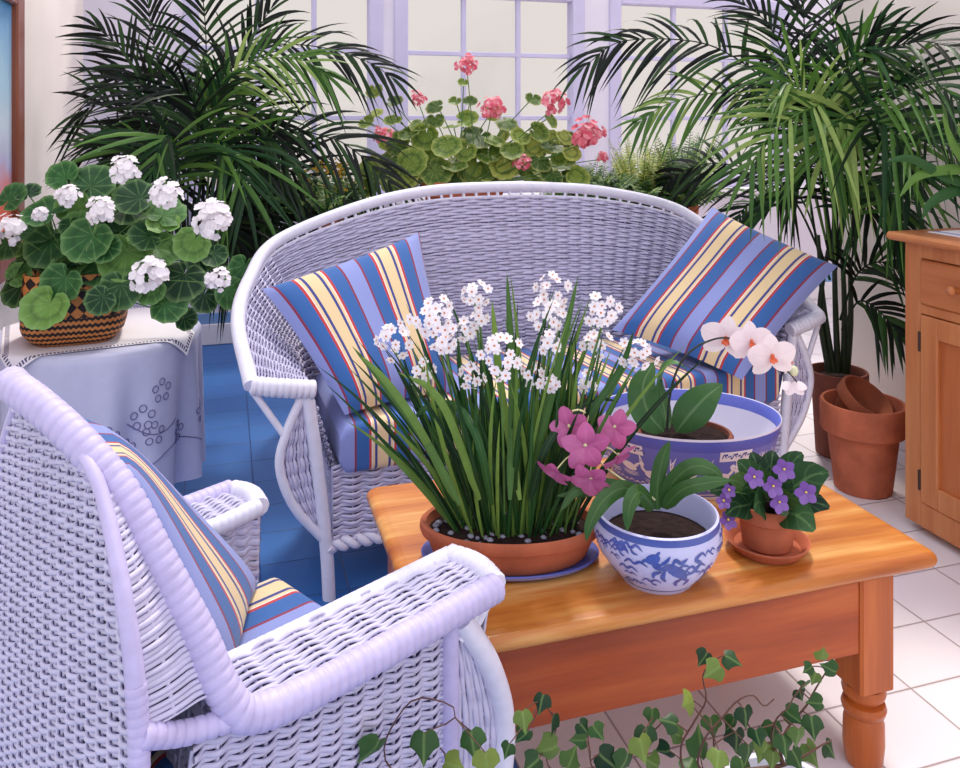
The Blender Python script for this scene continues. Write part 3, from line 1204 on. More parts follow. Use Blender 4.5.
for r, z in prof:
    t = min(1, max(0, -z / .5))
    f = 1 + t * (0.075 * np.sin(13 * a + .6 * np.sin(3 * a)) + 0.03 * np.sin(19 * a + 1.3) - .06)
    rr = r * f
    P.append(np.stack([RTX + rr * np.cos(a), RTY + rr * np.sin(a), np.full(na, RTH + .003 + z)], -1))
m.grid(np.array(P), None, False, True)
o = m.build('tablecloth', M_cloth)
o.data.transform(Matrix.Translation((-RTX, -RTY, -RTH)))
o.location = (RTX, RTY, RTH)
tag(o, 'pale cloth with cutwork flowers draped over the round table', 'tablecloth')
cloth = o
# cutwork embroidery: outlined flowers along a curved sprig, lying on the cloth
M_emb = plain('cutwork_thread', (118, 116, 164), 0.8)


def on_cloth(ang, z):
    t = min(1, max(0, -z / .5))
    r = np.interp(-z, [-p[1] for p in prof], [p[0] for p in prof])
    f = 1 + t * (0.075 * math.sin(13 * ang + .6 * math.sin(3 * ang)) + 0.03 * math.sin(19 * ang + 1.3) - .06)
    r = r * f + 0.0025
    return np.array([RTX + r * math.cos(ang), RTY + r * math.sin(ang), RTH + .003 + z])


va = math.atan2(VIEW[1], VIEW[0])
m = MB()
for da, z, s in ((1.02, -.16, .030), (.84, -.24, .032), (.94, -.30, .030), (.70, -.34, .027), (.52, -.28, .03), (.45, -.38, .03), (.30, -.33, .026), (.10, -.36, .03), (-.2, -.33, .03), (-.5, -.36, .03), (1.3, -.34, .03), (1.6, -.3, .03)):
    for q in range(5):
        ph = q * 2 * PI / 5 + .3
        c0 = (da + s / .41 * math.cos(ph), z + s * math.sin(ph))
        loop = [on_cloth(va + c0[0] + .4 * s / .41 * math.cos(t), c0[1] + .4 * s * math.sin(t)) for t in np.linspace(0, 2 * PI, 10)]
        m.tube(np.array(loop), .0018, 4, False)
line = [on_cloth(va + t, -.40 + .04 * math.cos(t * 5)) for t in np.linspace(-.8, 1.7, 90)]
m.tube(np.array(line), .002, 4)
line = [on_cloth(va + t, -.215 - .09 * math.sin((t - .6) * 4)) for t in np.linspace(.7, 1.2, 30)]
m.tube(np.array(line), .0018, 4)
eo = m.build('embroidery', M_emb, cloth)
# square topper
k = NT('topper_cloth')
uv = k.N('ShaderNodeTexCoord').outputs['UV']
sep = k.N('ShaderNodeSeparateXYZ')
k.L(uv, sep.inputs[0])
e = k.math('MAXIMUM', k.math('ABSOLUTE', sep.outputs[0]), k.math('ABSOLUTE', sep.outputs[1]))
band = k.math('MULTIPLY', k.math('GREATER_THAN', e, .925), k.math('LESS_THAN', e, .975))
ot = k.math('MINIMUM', k.math('ABSOLUTE', sep.outputs[0]), k.math('ABSOLUTE', sep.outputs[1]))
dash = k.math('GREATER_THAN', k.math('FRACT', k.math('MULTIPLY', ot, 26)), .42)
col = k.mix(k.math('MULTIPLY', band, dash), s2l((238, 234, 242)), s2l((96, 92, 126)))
M_topper = k.finish(col, .85)
m = MB()
n = 61
h = .302
q = np.linspace(-1, 1, n)
A, B = np.meshgrid(q, q, indexing='ij')
rot = va + PI / 4 - .28
X0, Y0 = A * h, B * h
X1, Y1 = X0 * math.cos(rot) - Y0 * math.sin(rot), X0 * math.sin(rot) + Y0 * math.cos(rot)
R_ = np.hypot(X1, Y1)
ang = np.arctan2(Y1, X1)
Re = RTR + .004
over = np.maximum(0, R_ - Re)
rr = np.where(R_ > Re, Re + .010 + .03 * np.minimum(1, over * 10) * .5, R_)
zz = RTH + .0075 - over - np.where(R_ > Re - .03, .003 * np.clip((R_ - Re + .03) / .03, 0, 1), 0)
f = 1 + np.minimum(1, over / .5) * 0.05
P = np.stack([RTX + rr * f * np.cos(ang), RTY + rr * f * np.sin(ang), zz], -1)
m.grid(P, np.stack([A, B], -1))
o = m.build('table_topper', M_topper)
o.data.transform(Matrix.Translation((-RTX, -RTY, -RTH)))
o.location = (RTX, RTY, RTH)
tag(o, 'square white topper with a dotted hem over the pale round tablecloth', 'tablecloth')

# ------------------------------------------------------------------ plant bench behind the loveseat
BH = 0.84
bench = thing('plant_bench', 'white wooden bench carrying the ferns and pink geranium behind the loveseat', 'bench', (1.55, 4.06, 0))
m = MB()
m.box((.30, 3.82, BH - .035), (2.80, 4.32, BH), .008)
m.build('bench_top', M_white, bench, smooth=False)
for x in (.36, 2.74):
    for y in (3.87, 4.27):
        m = MB()
        m.box((x - .025, y - .025, 0), (x + .025, y + .025, BH - .035), .004)
        m.build('leg', M_white, bench, smooth=False)
# ------------------------------------------------------------------ plants: building blocks
rnd = random.Random(21)


def U(a, b):
    return rnd.uniform(a, b)


def blade(mb, path, width, side, fold=0.25, prof=None, nrmv=None):
    """leaf blade along a path; width at widest; side: vector across"""
    p = np.asarray(path, float)
    n = len(p)
    s = np.linspace(0, 1, n)
    w = (np.sin(PI * np.clip(s, 0, 1) ** 0.7) ** 0.8 if prof is None else prof(s)) * width / 2
    t = nrm(np.gradient(p, axis=0))
    sd = nrm(side - t * np.sum(side * t, -1, keepdims=True))
    nn = np.cross(t, sd)
    L = p - sd * w[:, None] + nn * (w * fold)[:, None]
    R = p + sd * w[:, None] + nn * (w * fold)[:, None]
    P = np.stack([L, p, R], 1)
    uv = np.stack([np.repeat(np.array([[0, .5, 1.0]]), n, 0), np.repeat(s[:, None], 3, 1)], -1)
    mb.grid(P, uv)


def droop_path(b, d, L, droop, n=6, curl=None):
    s = np.linspace(0, 1, n)[:, None]
    q = b + d * L * s - UP * droop * L * s ** 2
    if curl is not None:
        q = q + curl * L * s ** 2
    return q


def frond(mb, pts, nl, ll, width=0.024, facing=None, droop=0.42, start=0.28, thick=0.006, spread=1.0):
    r = spline(pts, 60)
    mb.tube(r, np.linspace(thick, thick * 0.35, 60), 5)
    t = nrm(np.gradient(r, axis=0))
    F = nrm(UP * .45 + VIEW * .9) if facing is None else nrm(facing)
    for i in range(nl):
        q = start + (1 - start) * (i + .5) / nl
        j = min(59, int(q * 59))
        e = (q - start) / (1 - start)
        le = ll * (0.45 + 0.75 * math.sin(PI * min(1, e * 0.72 + 0.2))) * U(.88, 1.1)
        al = math.radians(66 - 42 * e) * spread
        sd = nrm(np.cross(t[j], F))
        for sg in (-1, 1):
            d = nrm(t[j] * math.cos(al) + sd * sg * math.sin(al) + F * U(-.05, .28) + RNG.normal(0, .05, 3))
            pth = droop_path(r[j], d, le, droop * U(.6, 1.35), 7)
            if pth[-1][0] < XL + .02 or (pth[-1][0] > XR - .02 and pth[-1][1] < 3.55):
                continue
            blade(mb, pth, width * U(.8, 1.15), np.cross(d, F) + RNG.normal(0, .25, 3), U(.1, .4), lambda s: np.clip(np.sin(PI * np.clip(s * .94 + .06, 0, 1) ** .62), 0, 1) ** .8)
    d = t[-1]
    blade(mb, droop_path(r[-1], d, ll * .55, droop, 6), width, np.cross(d, F), .2)


def kidney(mb, c, N, up, r, cup=0.18, wav=0.05, n=26):
    """round scalloped leaf with a notch where the stalk joins"""
    N = nrm(N)
    x = nrm(np.cross(up, N))
    y = np.cross(N, x)
    a = np.linspace(-PI * .97, PI * .97, n)
    edge = r * (1 + .045 * np.cos(9 * a)) * (1 - .30 * np.exp(-((np.abs(a) - PI) / .38) ** 2))
    rows, uv = [], []
    ph = U(0, 6)
    for k, q in enumerate((0.0, .35, .68, 1.0)):
        rad = edge * q
        z = cup * r * q ** 1.6 + wav * r * q ** 2 * np.sin(5 * a + ph)
        off = -0.28 * r * (1 - q)
        rows.append(c + (rad * np.sin(a))[:, None] * x + (rad * np.cos(a) + off + .28 * r * 0)[:, None] * y + z[:, None] * N)
        uv.append(np.stack([(a / (2 * PI)) + .5, np.full(n, q)], -1))
    mb.grid(np.array(rows), np.array(uv))
    return c - y * 0.28 * r


def floret(mb, c, N, r, petals=5, wid=0.9, cup=0.25):
    N = nrm(N)
    x = nrm(np.cross(N, UP + np.array([.13, .31, .0])))
    y = np.cross(N, x)
    a0 = U(0, 6)
    for k in range(petals):
        a = a0 + k * 2 * PI / petals
        d = x * math.cos(a) + y * math.sin(a)
        s = x * -math.sin(a) + y * math.cos(a)
        w = r * wid * math.sin(PI / petals) * 1.25
        P = [c, c + d * r * .5 - s * w * .8 + N * r * cup * .4, c + d * r * .88 - s * w * .55 + N * r * cup, c + d * r + N * r * cup,
             c + d * r * .88 + s * w * .55 + N * r * cup, c + d * r * .5 + s * w * .8 + N * r * cup * .4]
        mb.add(P, [[0, 1, 2, 3], [0, 3, 4, 5]], [(.5, 0), (.2, .5), (.3, .9), (.5, 1), (.7, .9), (.8, .5)])


def umbel(mb, c, R, n, fr, axis=None, petals=5):
    ga = PI * (3 - math.sqrt(5))
    A = nrm(UP * .7 + VIEW * .8) if axis is None else nrm(axis)
    x = nrm(np.cross(A, [.3, .2, .9]))
    y = np.cross(A, x)
    for i in range(n):
        z = 1 - 1.45 * (i + .5) / n
        q = math.sqrt(max(0, 1 - z * z))
        d = A * z + x * q * math.cos(i * ga) + y * q * math.sin(i * ga)
        d = nrm(d + RNG.normal(0, .17, 3))
        floret(mb, c + d * R * U(.45, 1.12), nrm(d + A * .7), fr * U(.85, 1.15), petals)


def stalk(mb, a, b, r=0.0025, sag=0.04, n=9, r2=None):
    a, b = np.asarray(a, float), np.asarray(b, float)
    s = np.linspace(0, 1, n)[:, None]
    h = np.array([b[0] - a[0], b[1] - a[1], 0])
    p = a + (b - a) * s - h * sag * 4 * (s * (1 - s)) + UP * sag * np.linalg.norm(b - a) * 1.2 * (s * (1 - s))
    mb.tube(p, np.linspace(r, r2 or r * .8, n), 5, False)
    return p


def pot_profile(r0, r1, h, lip=0.05, rim=0.012, wall=0.012):
    """terracotta pot: base radius, top radius, height, lip band height"""
    rb = r0 + (r1 - rim - r0) * (h - lip) / h
    return [(0, 0), (r0 - .006, 0), (r0, .006), (rb, h - lip), (r1 - .004, h - lip - .001), (r1, h - lip + .004), (r1, h - .006), (r1 - .004, h), (r1 - wall, h),
            (r1 - wall - .003, h - .01), (r0 - .004, .02), (0, .02)]


M_terra = plain('terracotta', (178, 100, 72), 0.85, 0.24, 9.0, 0.002, 0.2)
M_terra_d = plain('old_dark_terracotta', (128, 76, 62), 0.8, 0.25, 6.0, 0.003, 0.2)
M_soil = plain('dark_soil', (44, 32, 30), 0.95, 0.4, 40.0, 0.01, 0.1)
M_stem = plain('green_stem', (86, 124, 58), 0.55, 0.2, 20.0)
M_cane_g = plain('palm_cane_green', (36, 52, 30), 0.5, 0.3, 14.0)
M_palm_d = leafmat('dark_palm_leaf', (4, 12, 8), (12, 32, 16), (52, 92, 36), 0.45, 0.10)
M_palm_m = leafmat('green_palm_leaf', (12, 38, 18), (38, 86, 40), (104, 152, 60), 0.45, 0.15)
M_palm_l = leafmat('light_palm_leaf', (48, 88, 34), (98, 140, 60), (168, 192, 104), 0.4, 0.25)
M_ger_w = leafmat('bluish_geranium_leaf', (16, 52, 30), (56, 112, 54), (124, 170, 78), 0.5, 0.14, ('radial', (150, 190, 120), 0.4, 0.35))
M_ger_p = leafmat('yellowish_geranium_leaf', (50, 84, 28), (124, 152, 54), (190, 198, 96), 0.5, 0.25, ('radial', (204, 206, 120), 0.7, 0.4))
M_white_petal = plain('white_petal', (250, 246, 250), 0.6, 0.03, 50.0, 0, 0.3, 0.25)
M_pink_petal = leafmat('pink_geranium_petal', (220, 88, 112), (244, 146, 160), (254, 220, 222), 0.6, 0.25)


def soil(parent, c, r, sx=1, sy=1, rot=0, name='soil'):
    m = MB()
    m.lathe([(r, 0), (r * .8, .006), (r * .4, .010), (0, .012)], c, 30, sx, sy, rot)
    return m.build(name, M_soil, parent)


# ------------------------------------------------------------------ palms


def palm(label, base, potspec, potmat, soil_h, fr_list, canes, ll):
    t = thing('potted_palm', label, 'palm', base)
    m = MB()
    m.lathe(potspec, base, 40)
    m.build('pot', potmat, t, sharp=35)
    r1 = potspec[8][0]
    soil(t, np.array(base) + [0, 0, soil_h], r1 - .004)
    for a, b in canes:
        m = MB()
        m.tube(spline([a, (np.array(a) + b) / 2 + RNG.normal(0, .015, 3), b], 14), np.linspace(.015, .009, 14), 8)
        m.build('cane', M_cane_g, t)
    for f in fr_list:
        pts, mat = f[0], f[1]
        o = f[2] if len(f) > 2 else {}
        m = MB()
        nl = int(o.get('n', 24) * .82)
        frond(m, pts, nl, o.get('l', ll), o.get('w', .0195), o.get('face'), o.get('droop', .36), o.get('start', .42))
        m.build('frond', mat, t)
    return t


def WW(*p):
    return [W(*q) for q in p]


pr_base = W(838, 372, 3.75)
pr_base[2] = 0
A0 = W(838, 366, 3.75)


def ca(px, py, z, dx):
    return (A0 + RIGHT * dx + [0, 0, -.03], W(px, py, z))


D, Mm, Lt = M_palm_d, M_palm_m, M_palm_l
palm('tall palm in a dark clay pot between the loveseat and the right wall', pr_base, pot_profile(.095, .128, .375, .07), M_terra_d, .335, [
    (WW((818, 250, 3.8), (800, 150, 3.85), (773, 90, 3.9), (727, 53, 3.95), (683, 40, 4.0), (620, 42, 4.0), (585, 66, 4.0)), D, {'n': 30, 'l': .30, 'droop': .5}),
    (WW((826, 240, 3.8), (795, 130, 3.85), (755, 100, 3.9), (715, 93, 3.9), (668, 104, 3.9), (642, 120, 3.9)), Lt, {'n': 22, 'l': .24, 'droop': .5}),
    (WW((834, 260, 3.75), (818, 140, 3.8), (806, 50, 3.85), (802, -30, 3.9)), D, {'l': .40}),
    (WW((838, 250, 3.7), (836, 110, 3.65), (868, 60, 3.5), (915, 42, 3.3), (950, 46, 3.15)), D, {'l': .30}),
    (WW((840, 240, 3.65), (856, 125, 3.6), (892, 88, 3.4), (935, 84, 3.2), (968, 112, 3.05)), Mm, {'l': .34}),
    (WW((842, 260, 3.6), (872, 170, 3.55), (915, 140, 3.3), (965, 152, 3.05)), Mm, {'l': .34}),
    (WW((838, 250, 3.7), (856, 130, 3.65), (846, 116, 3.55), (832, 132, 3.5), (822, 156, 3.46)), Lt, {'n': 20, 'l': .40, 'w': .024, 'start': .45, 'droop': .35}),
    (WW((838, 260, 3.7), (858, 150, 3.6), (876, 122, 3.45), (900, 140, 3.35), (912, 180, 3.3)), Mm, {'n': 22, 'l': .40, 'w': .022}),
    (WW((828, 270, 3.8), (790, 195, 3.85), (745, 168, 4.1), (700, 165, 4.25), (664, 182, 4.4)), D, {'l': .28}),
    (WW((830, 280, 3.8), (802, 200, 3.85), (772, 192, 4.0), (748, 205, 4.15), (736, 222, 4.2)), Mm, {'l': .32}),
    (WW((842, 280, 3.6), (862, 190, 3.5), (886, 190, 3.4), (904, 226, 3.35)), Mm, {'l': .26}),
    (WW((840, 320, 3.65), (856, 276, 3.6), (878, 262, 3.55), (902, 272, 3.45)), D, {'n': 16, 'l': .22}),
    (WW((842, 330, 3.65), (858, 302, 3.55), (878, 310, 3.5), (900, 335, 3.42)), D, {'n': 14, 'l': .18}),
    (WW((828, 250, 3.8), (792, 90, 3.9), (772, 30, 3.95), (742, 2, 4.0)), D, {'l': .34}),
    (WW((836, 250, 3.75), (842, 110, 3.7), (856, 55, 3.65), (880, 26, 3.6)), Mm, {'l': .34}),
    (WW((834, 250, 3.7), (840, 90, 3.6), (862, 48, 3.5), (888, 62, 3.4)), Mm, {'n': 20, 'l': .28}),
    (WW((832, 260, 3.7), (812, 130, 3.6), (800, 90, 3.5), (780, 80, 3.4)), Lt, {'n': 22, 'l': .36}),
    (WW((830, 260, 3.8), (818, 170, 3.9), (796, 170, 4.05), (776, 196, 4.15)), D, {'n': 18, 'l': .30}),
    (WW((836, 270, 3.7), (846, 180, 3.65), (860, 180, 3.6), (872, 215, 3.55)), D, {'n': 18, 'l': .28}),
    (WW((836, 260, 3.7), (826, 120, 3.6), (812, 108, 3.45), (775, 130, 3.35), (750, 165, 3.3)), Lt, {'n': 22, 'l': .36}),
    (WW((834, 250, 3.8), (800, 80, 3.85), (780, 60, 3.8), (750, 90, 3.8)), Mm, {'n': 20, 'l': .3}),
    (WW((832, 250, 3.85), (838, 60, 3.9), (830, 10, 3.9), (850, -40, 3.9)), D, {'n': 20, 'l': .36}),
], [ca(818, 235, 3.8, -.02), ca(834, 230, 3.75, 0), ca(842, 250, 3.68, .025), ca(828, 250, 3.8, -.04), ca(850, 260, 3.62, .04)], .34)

pl_base = W(150, 330, 4.25)
pl_base[2] = 0
A0 = pl_base + [0, 0, .38]
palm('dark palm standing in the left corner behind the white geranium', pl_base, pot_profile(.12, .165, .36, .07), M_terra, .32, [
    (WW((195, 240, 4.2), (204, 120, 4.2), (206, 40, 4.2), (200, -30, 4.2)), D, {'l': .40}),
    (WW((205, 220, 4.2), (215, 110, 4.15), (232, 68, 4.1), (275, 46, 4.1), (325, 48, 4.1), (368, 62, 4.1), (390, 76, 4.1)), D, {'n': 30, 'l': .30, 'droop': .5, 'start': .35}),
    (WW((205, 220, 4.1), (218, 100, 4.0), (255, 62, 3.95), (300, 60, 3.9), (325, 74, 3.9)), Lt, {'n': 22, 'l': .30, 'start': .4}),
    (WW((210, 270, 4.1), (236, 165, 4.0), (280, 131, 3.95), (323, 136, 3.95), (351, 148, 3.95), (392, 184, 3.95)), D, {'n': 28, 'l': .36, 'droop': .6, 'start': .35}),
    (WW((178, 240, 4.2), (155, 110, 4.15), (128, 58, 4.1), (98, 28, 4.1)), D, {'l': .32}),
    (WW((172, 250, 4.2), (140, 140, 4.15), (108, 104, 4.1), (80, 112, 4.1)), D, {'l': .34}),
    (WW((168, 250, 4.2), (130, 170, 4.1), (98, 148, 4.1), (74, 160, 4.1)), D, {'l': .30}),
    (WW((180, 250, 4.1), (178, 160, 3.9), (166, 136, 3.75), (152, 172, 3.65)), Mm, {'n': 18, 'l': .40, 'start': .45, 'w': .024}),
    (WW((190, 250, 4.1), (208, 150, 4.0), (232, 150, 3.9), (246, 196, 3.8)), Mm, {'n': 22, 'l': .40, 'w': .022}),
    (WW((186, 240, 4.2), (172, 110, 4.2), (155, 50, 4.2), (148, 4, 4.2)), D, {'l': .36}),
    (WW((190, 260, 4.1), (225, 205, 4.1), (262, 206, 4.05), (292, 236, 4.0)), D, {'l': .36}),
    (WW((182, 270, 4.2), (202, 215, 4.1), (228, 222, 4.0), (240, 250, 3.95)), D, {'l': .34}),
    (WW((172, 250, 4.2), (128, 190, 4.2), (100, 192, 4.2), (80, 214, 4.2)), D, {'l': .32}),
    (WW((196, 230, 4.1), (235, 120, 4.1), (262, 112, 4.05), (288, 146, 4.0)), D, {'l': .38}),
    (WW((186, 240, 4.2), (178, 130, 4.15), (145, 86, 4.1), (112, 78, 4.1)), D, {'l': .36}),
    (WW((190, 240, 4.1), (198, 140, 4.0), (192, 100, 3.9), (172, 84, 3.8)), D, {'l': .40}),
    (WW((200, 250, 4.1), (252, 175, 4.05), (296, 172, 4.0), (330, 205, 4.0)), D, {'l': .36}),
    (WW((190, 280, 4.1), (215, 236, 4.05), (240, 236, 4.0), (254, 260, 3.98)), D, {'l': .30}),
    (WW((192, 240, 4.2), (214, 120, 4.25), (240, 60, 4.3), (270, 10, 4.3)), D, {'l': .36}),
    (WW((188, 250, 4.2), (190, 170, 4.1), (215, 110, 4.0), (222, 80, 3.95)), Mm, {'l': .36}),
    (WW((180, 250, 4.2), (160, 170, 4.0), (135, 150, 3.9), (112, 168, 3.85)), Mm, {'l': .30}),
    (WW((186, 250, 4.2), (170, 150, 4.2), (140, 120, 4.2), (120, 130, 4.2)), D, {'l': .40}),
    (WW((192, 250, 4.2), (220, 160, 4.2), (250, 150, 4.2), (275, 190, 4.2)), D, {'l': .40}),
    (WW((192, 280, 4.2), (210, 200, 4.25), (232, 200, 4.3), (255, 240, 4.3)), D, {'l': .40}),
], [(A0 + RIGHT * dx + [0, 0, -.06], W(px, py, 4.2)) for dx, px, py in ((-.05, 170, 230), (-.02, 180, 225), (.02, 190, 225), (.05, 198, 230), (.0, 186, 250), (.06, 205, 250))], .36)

# ------------------------------------------------------------------ white geranium in the basket
gz = 2.93
gc = W(76, 338, gz)
basket_rot = -TH + .35
t = thing('potted_geranium', 'white-flowered geranium in a checked basket on the round cloth-covered table', 'potted plant', (gc[0], gc[1], RTH + .009))
gb = np.array([gc[0], gc[1], RTH + .009])
k = NT('checked_basket')
uv = k.N('ShaderNodeTexCoord').outputs['UV']
sep = k.N('ShaderNodeSeparateXYZ')
k.L(uv, sep.inputs[0])
au, av = k.math('MULTIPLY', sep.outputs[0], 26.0), k.math('MULTIPLY', k.math('SUBTRACT', sep.outputs[1], .19), 24.0)
p1 = k.math('FLOOR', k.math('ADD', au, av))
p2 = k.math('FLOOR', k.math('SUBTRACT', au, av))
ch = k.math('ABSOLUTE', k.math('MODULO', k.math('ADD', p1, p2), 2.0))
st = k.math('GREATER_THAN', k.math('FRACT', k.math('ADD', k.math('MULTIPLY', sep.outputs[1], 44.0), k.math('MULTIPLY', k.math('SINE', k.math('MULTIPLY', sep.outputs[0], 420.0)), .12))), .5)
low = k.math('LESS_THAN', sep.outputs[1], .238)
f = k.mix(low, ch, st)
n = k.noise(60.0, 3.0, k.coord('Object'))
cc = k.mix(f, s2l((30, 20, 22)), k.mix(n, s2l((176, 100, 44)), s2l((216, 146, 80))))
M_bask = k.finish(cc, .6, n, .002)
m = MB()
m.lathe([(0, 0), (.125, 0), (.135, .008), (.160, .04), (.166, .06), (.164, .15), (.156, .24), (.148, .24), (.152, .15), (.13, .03), (0, .03)], gb, 64, 1, 1, basket_rot, 4.0)
m.build('basket', M_bask, t, sharp=40)
m = MB()
m.lathe([(.146, .0), (.07, .008), (0, .01)], gb + [0, 0, .20], 32, 1, 1, basket_rot, 4.0)
m.build('soil', M_soil, t)
leaves = [(63, 176, 14), (94, 182, 18), (46, 212, 20), (134, 197, 18), (129, 210, 17), (166, 212, 17), (163, 225, 14), (47, 246, 20), (88, 241, 21), (114, 226, 14),
          (125, 259, 23), (94, 267, 17), (62, 283, 18), (20, 290, 16), (46, 309, 20), (120, 290, 18), (21, 267, 11), (182, 280, 20), (169, 306, 16), (203, 298, 14),
          (231, 293, 15), (243, 270, 14), (192, 244, 16), (163, 251, 18), (199, 261, 12), (187, 319, 10), (12, 197, 14), (6, 245, 13), (28, 192, 11), (70, 262, 15),
          (146, 236, 15), (108, 205, 14), (74, 206, 15), (140, 275, 15), (100, 300, 13), (34, 228, 15), (150, 290, 13), (214, 256, 12), (76, 225, 14), (30, 255, 13), (105, 250, 14)]
m, ms = MB(), MB()
cen = gb + [0, 0, .26]
for i, (px, py, r) in enumerate(leaves):
    z = gz - .16 + U(-.04, .05) + .0006 * (300 - py) + .0009 * abs(px - 90) + (.13 if px > 195 else 0) - (.07 if py > 275 and 20 < px < 125 else 0)
    c = W(px, py, z)
    N = nrm(VIEW * U(.75, 1.1) + UP * U(.35, .8) + (c - cen) * (1.2 if py < 300 else 0) + RNG.normal(0, .16, 3))
    e = kidney(m, c, N, nrm(UP * -1 + RNG.normal(0, .5, 3)) if py > 240 else nrm(UP + RNG.normal(0, .6, 3)), r * z / FPX * 1.18, U(-.05, .28))
    stalk(ms, gb + [U(-.06, .06), U(-.06, .06), .19], e, .0028, .06)
for i in range(26):
    a = U(0, 2 * PI)
    c = gb + np.array([math.cos(a) * U(.03, .2), math.sin(a) * U(.03, .17), U(.21, .42)])
    if c[0] < XL + .09:
        continue
    N = nrm((c - cen) + UP * .1 + RNG.normal(0, .2, 3))
    e = kidney(m, c, N, RNG.normal(0, 1, 3), U(.04, .062), U(0, .3))
    stalk(ms, gb + [0, 0, .19], e, .0025, .06)
m.build('foliage', M_ger_w, t)
ms.build('leaf_stalks', M_stem, t)
for px, py, r in [(125, 170, 13), (68, 196, 10), (102, 210, 13), (11, 228, 14), (166, 194, 14), (213, 218, 18), (150, 276, 17), (217, 279, 11), (40, 214, 6)]:
    z = gz - .22 + .0008 * abs(px - 90)
    c = W(px, py, z)
    m = MB()
    R = r * z / FPX
    umbel(m, c, R * 1.0, int(22 + r * 1.9), max(.011, R * .31))
    h = m.build('flower_head', M_white_petal, t)
    m = MB()
    stalk(m, gb + [U(-.04, .04), U(-.04, .04), .2], c - UP * R * .4, .0024, .05, 14)
    m.build('stalk', M_stem, h)

# ------------------------------------------------------------------ pink geranium on the bench
pz = 4.20
pc_ = W(462, 178, pz)
pb = np.array([pc_[0], 4.05, BH])
t = thing('potted_geranium', 'pink-flowered geranium in a terracotta pot on the bench behind the loveseat', 'potted plant', pb)
m = MB()
m.lathe(pot_profile(.14, .21, .355, .07), pb, 44)
m.build('pot', M_terra, t, sharp=35)
soil(t, pb + [0, 0, .315], .19)
leaves = [(412, 162, 15), (437, 173, 15), (447, 147, 14), (397, 147, 11), (477, 138, 15), (473, 170, 15), (503, 168, 13), (488, 155, 13), (425, 137, 13), (410, 135, 11), (407, 180, 13),
          (453, 127, 10), (467, 120, 11), (507, 123, 11), (532, 147, 12), (538, 133, 11), (550, 120, 9), (552, 148, 11), (527, 177, 11), (552, 175, 12), (577, 178, 12), (393, 120, 9),
          (375, 113, 8), (375, 92, 8), (395, 102, 8), (435, 107, 9), (463, 83, 5), (455, 102, 6), (470, 102, 7), (493, 113, 8), (533, 100, 8), (565, 137, 9), (572, 153, 9), (370, 187, 10),
          (380, 173, 12), (420, 125, 10), (367, 123, 8), (435, 120, 9), (520, 137, 10), (370, 167, 12), (455, 165, 12), (430, 155, 12), (512, 152, 11), (465, 152, 11), (495, 140, 10), (540, 163, 11), (420, 177, 11), (490, 178, 10), (388, 160, 10)]
m, ms = MB(), MB()
cen = pb + [0, 0, .35]
for px, py, r in leaves:
    z = pz + U(-.12, .02) + (.1 if py < 130 else 0)
    c = W(px, py, z)
    N = nrm(VIEW * U(.7, 1.1) + UP * U(.3, .9) + (c - cen) * .8 + RNG.normal(0, .2, 3))
    e = kidney(m, c, N, nrm(-UP + RNG.normal(0, .7, 3)), r * z / FPX * 1.12, U(-.1, .3))
    stalk(ms, pb + [U(-.1, .1), U(-.08, .08), .32], e, .0035, .05)
for i in range(46):
    c = W(U(385, 575), U(135, 185), pz + U(.02, .28))
    N = nrm(VIEW + UP * .5 + RNG.normal(0, .5, 3))
    e = kidney(m, c, N, RNG.normal(0, 1, 3), U(.05, .075), U(0, .3))
    stalk(ms, pb + [U(-.1, .1), U(-.05, .1), .32], e, .003, .05)
m.build('foliage', M_ger_p, t)
ms.build('leaf_stalks', M_stem, t)
for px, py, r in [(467, 65, 11), (418, 98, 8), (492, 107, 13), (383, 135, 10), (555, 102, 14), (587, 135, 17), (522, 163, 9), (603, 157, 5)]:
    z = pz - .08
    c = W(px, py, z)
    R = r * z / FPX
    m = MB()
    umbel(m, c, R * .92, int(16 + r * 1.6), max(.011, R * .27))
    h = m.build('flower_head', M_pink_petal, t)
    m = MB()
    stalk(m, pb + [U(-.1, .1) + (px - 470) * .0006, U(-.05, .05), .33], c - UP * R * .4, .003, .03, 14)
    m.build('stalk', M_stem, h)

# ------------------------------------------------------------------ ferns
M_fern = leafmat('fern_green', (34, 82, 36), (84, 134, 56), (168, 190, 90), 0.5, 0.3)
M_fern_y = leafmat('yellow_fern', (104, 132, 44), (172, 184, 72), (222, 220, 124), 0.5, 0.25)
M_yel = leafmat('yellow_blossom', (170, 130, 40), (206, 168, 60), (226, 200, 100), 0.6, 0.2)


def fern_frond(mb, a, d, L, droop, wid):
    p = droop_path(np.asarray(a, float), d, L, droop, 16)
    mb.tube(p, np.linspace(.003, .001, 16), 4, False)
    t = nrm(np.gradient(p, axis=0))
    F = nrm(UP + VIEW * .6)
    n = 22
    for i in range(n):
        q = .12 + .88 * (i + .5) / n
        c = np.array([np.interp(q, np.linspace(0, 1, 16), p[:, k]) for k in range(3)])
        tt = t[min(15, int(q * 15))]
        s = nrm(np.cross(tt, F))
        w = wid * math.sin(PI * min(1, .12 + q * .86)) ** .7
        for g in (-1, 1):
            dd = nrm(s * g + tt * .45 + RNG.normal(0, .08, 3))
            blade(mb, droop_path(c, dd, w * U(.85, 1.1), .15, 4), w * .3, np.cross(dd, F), .1)


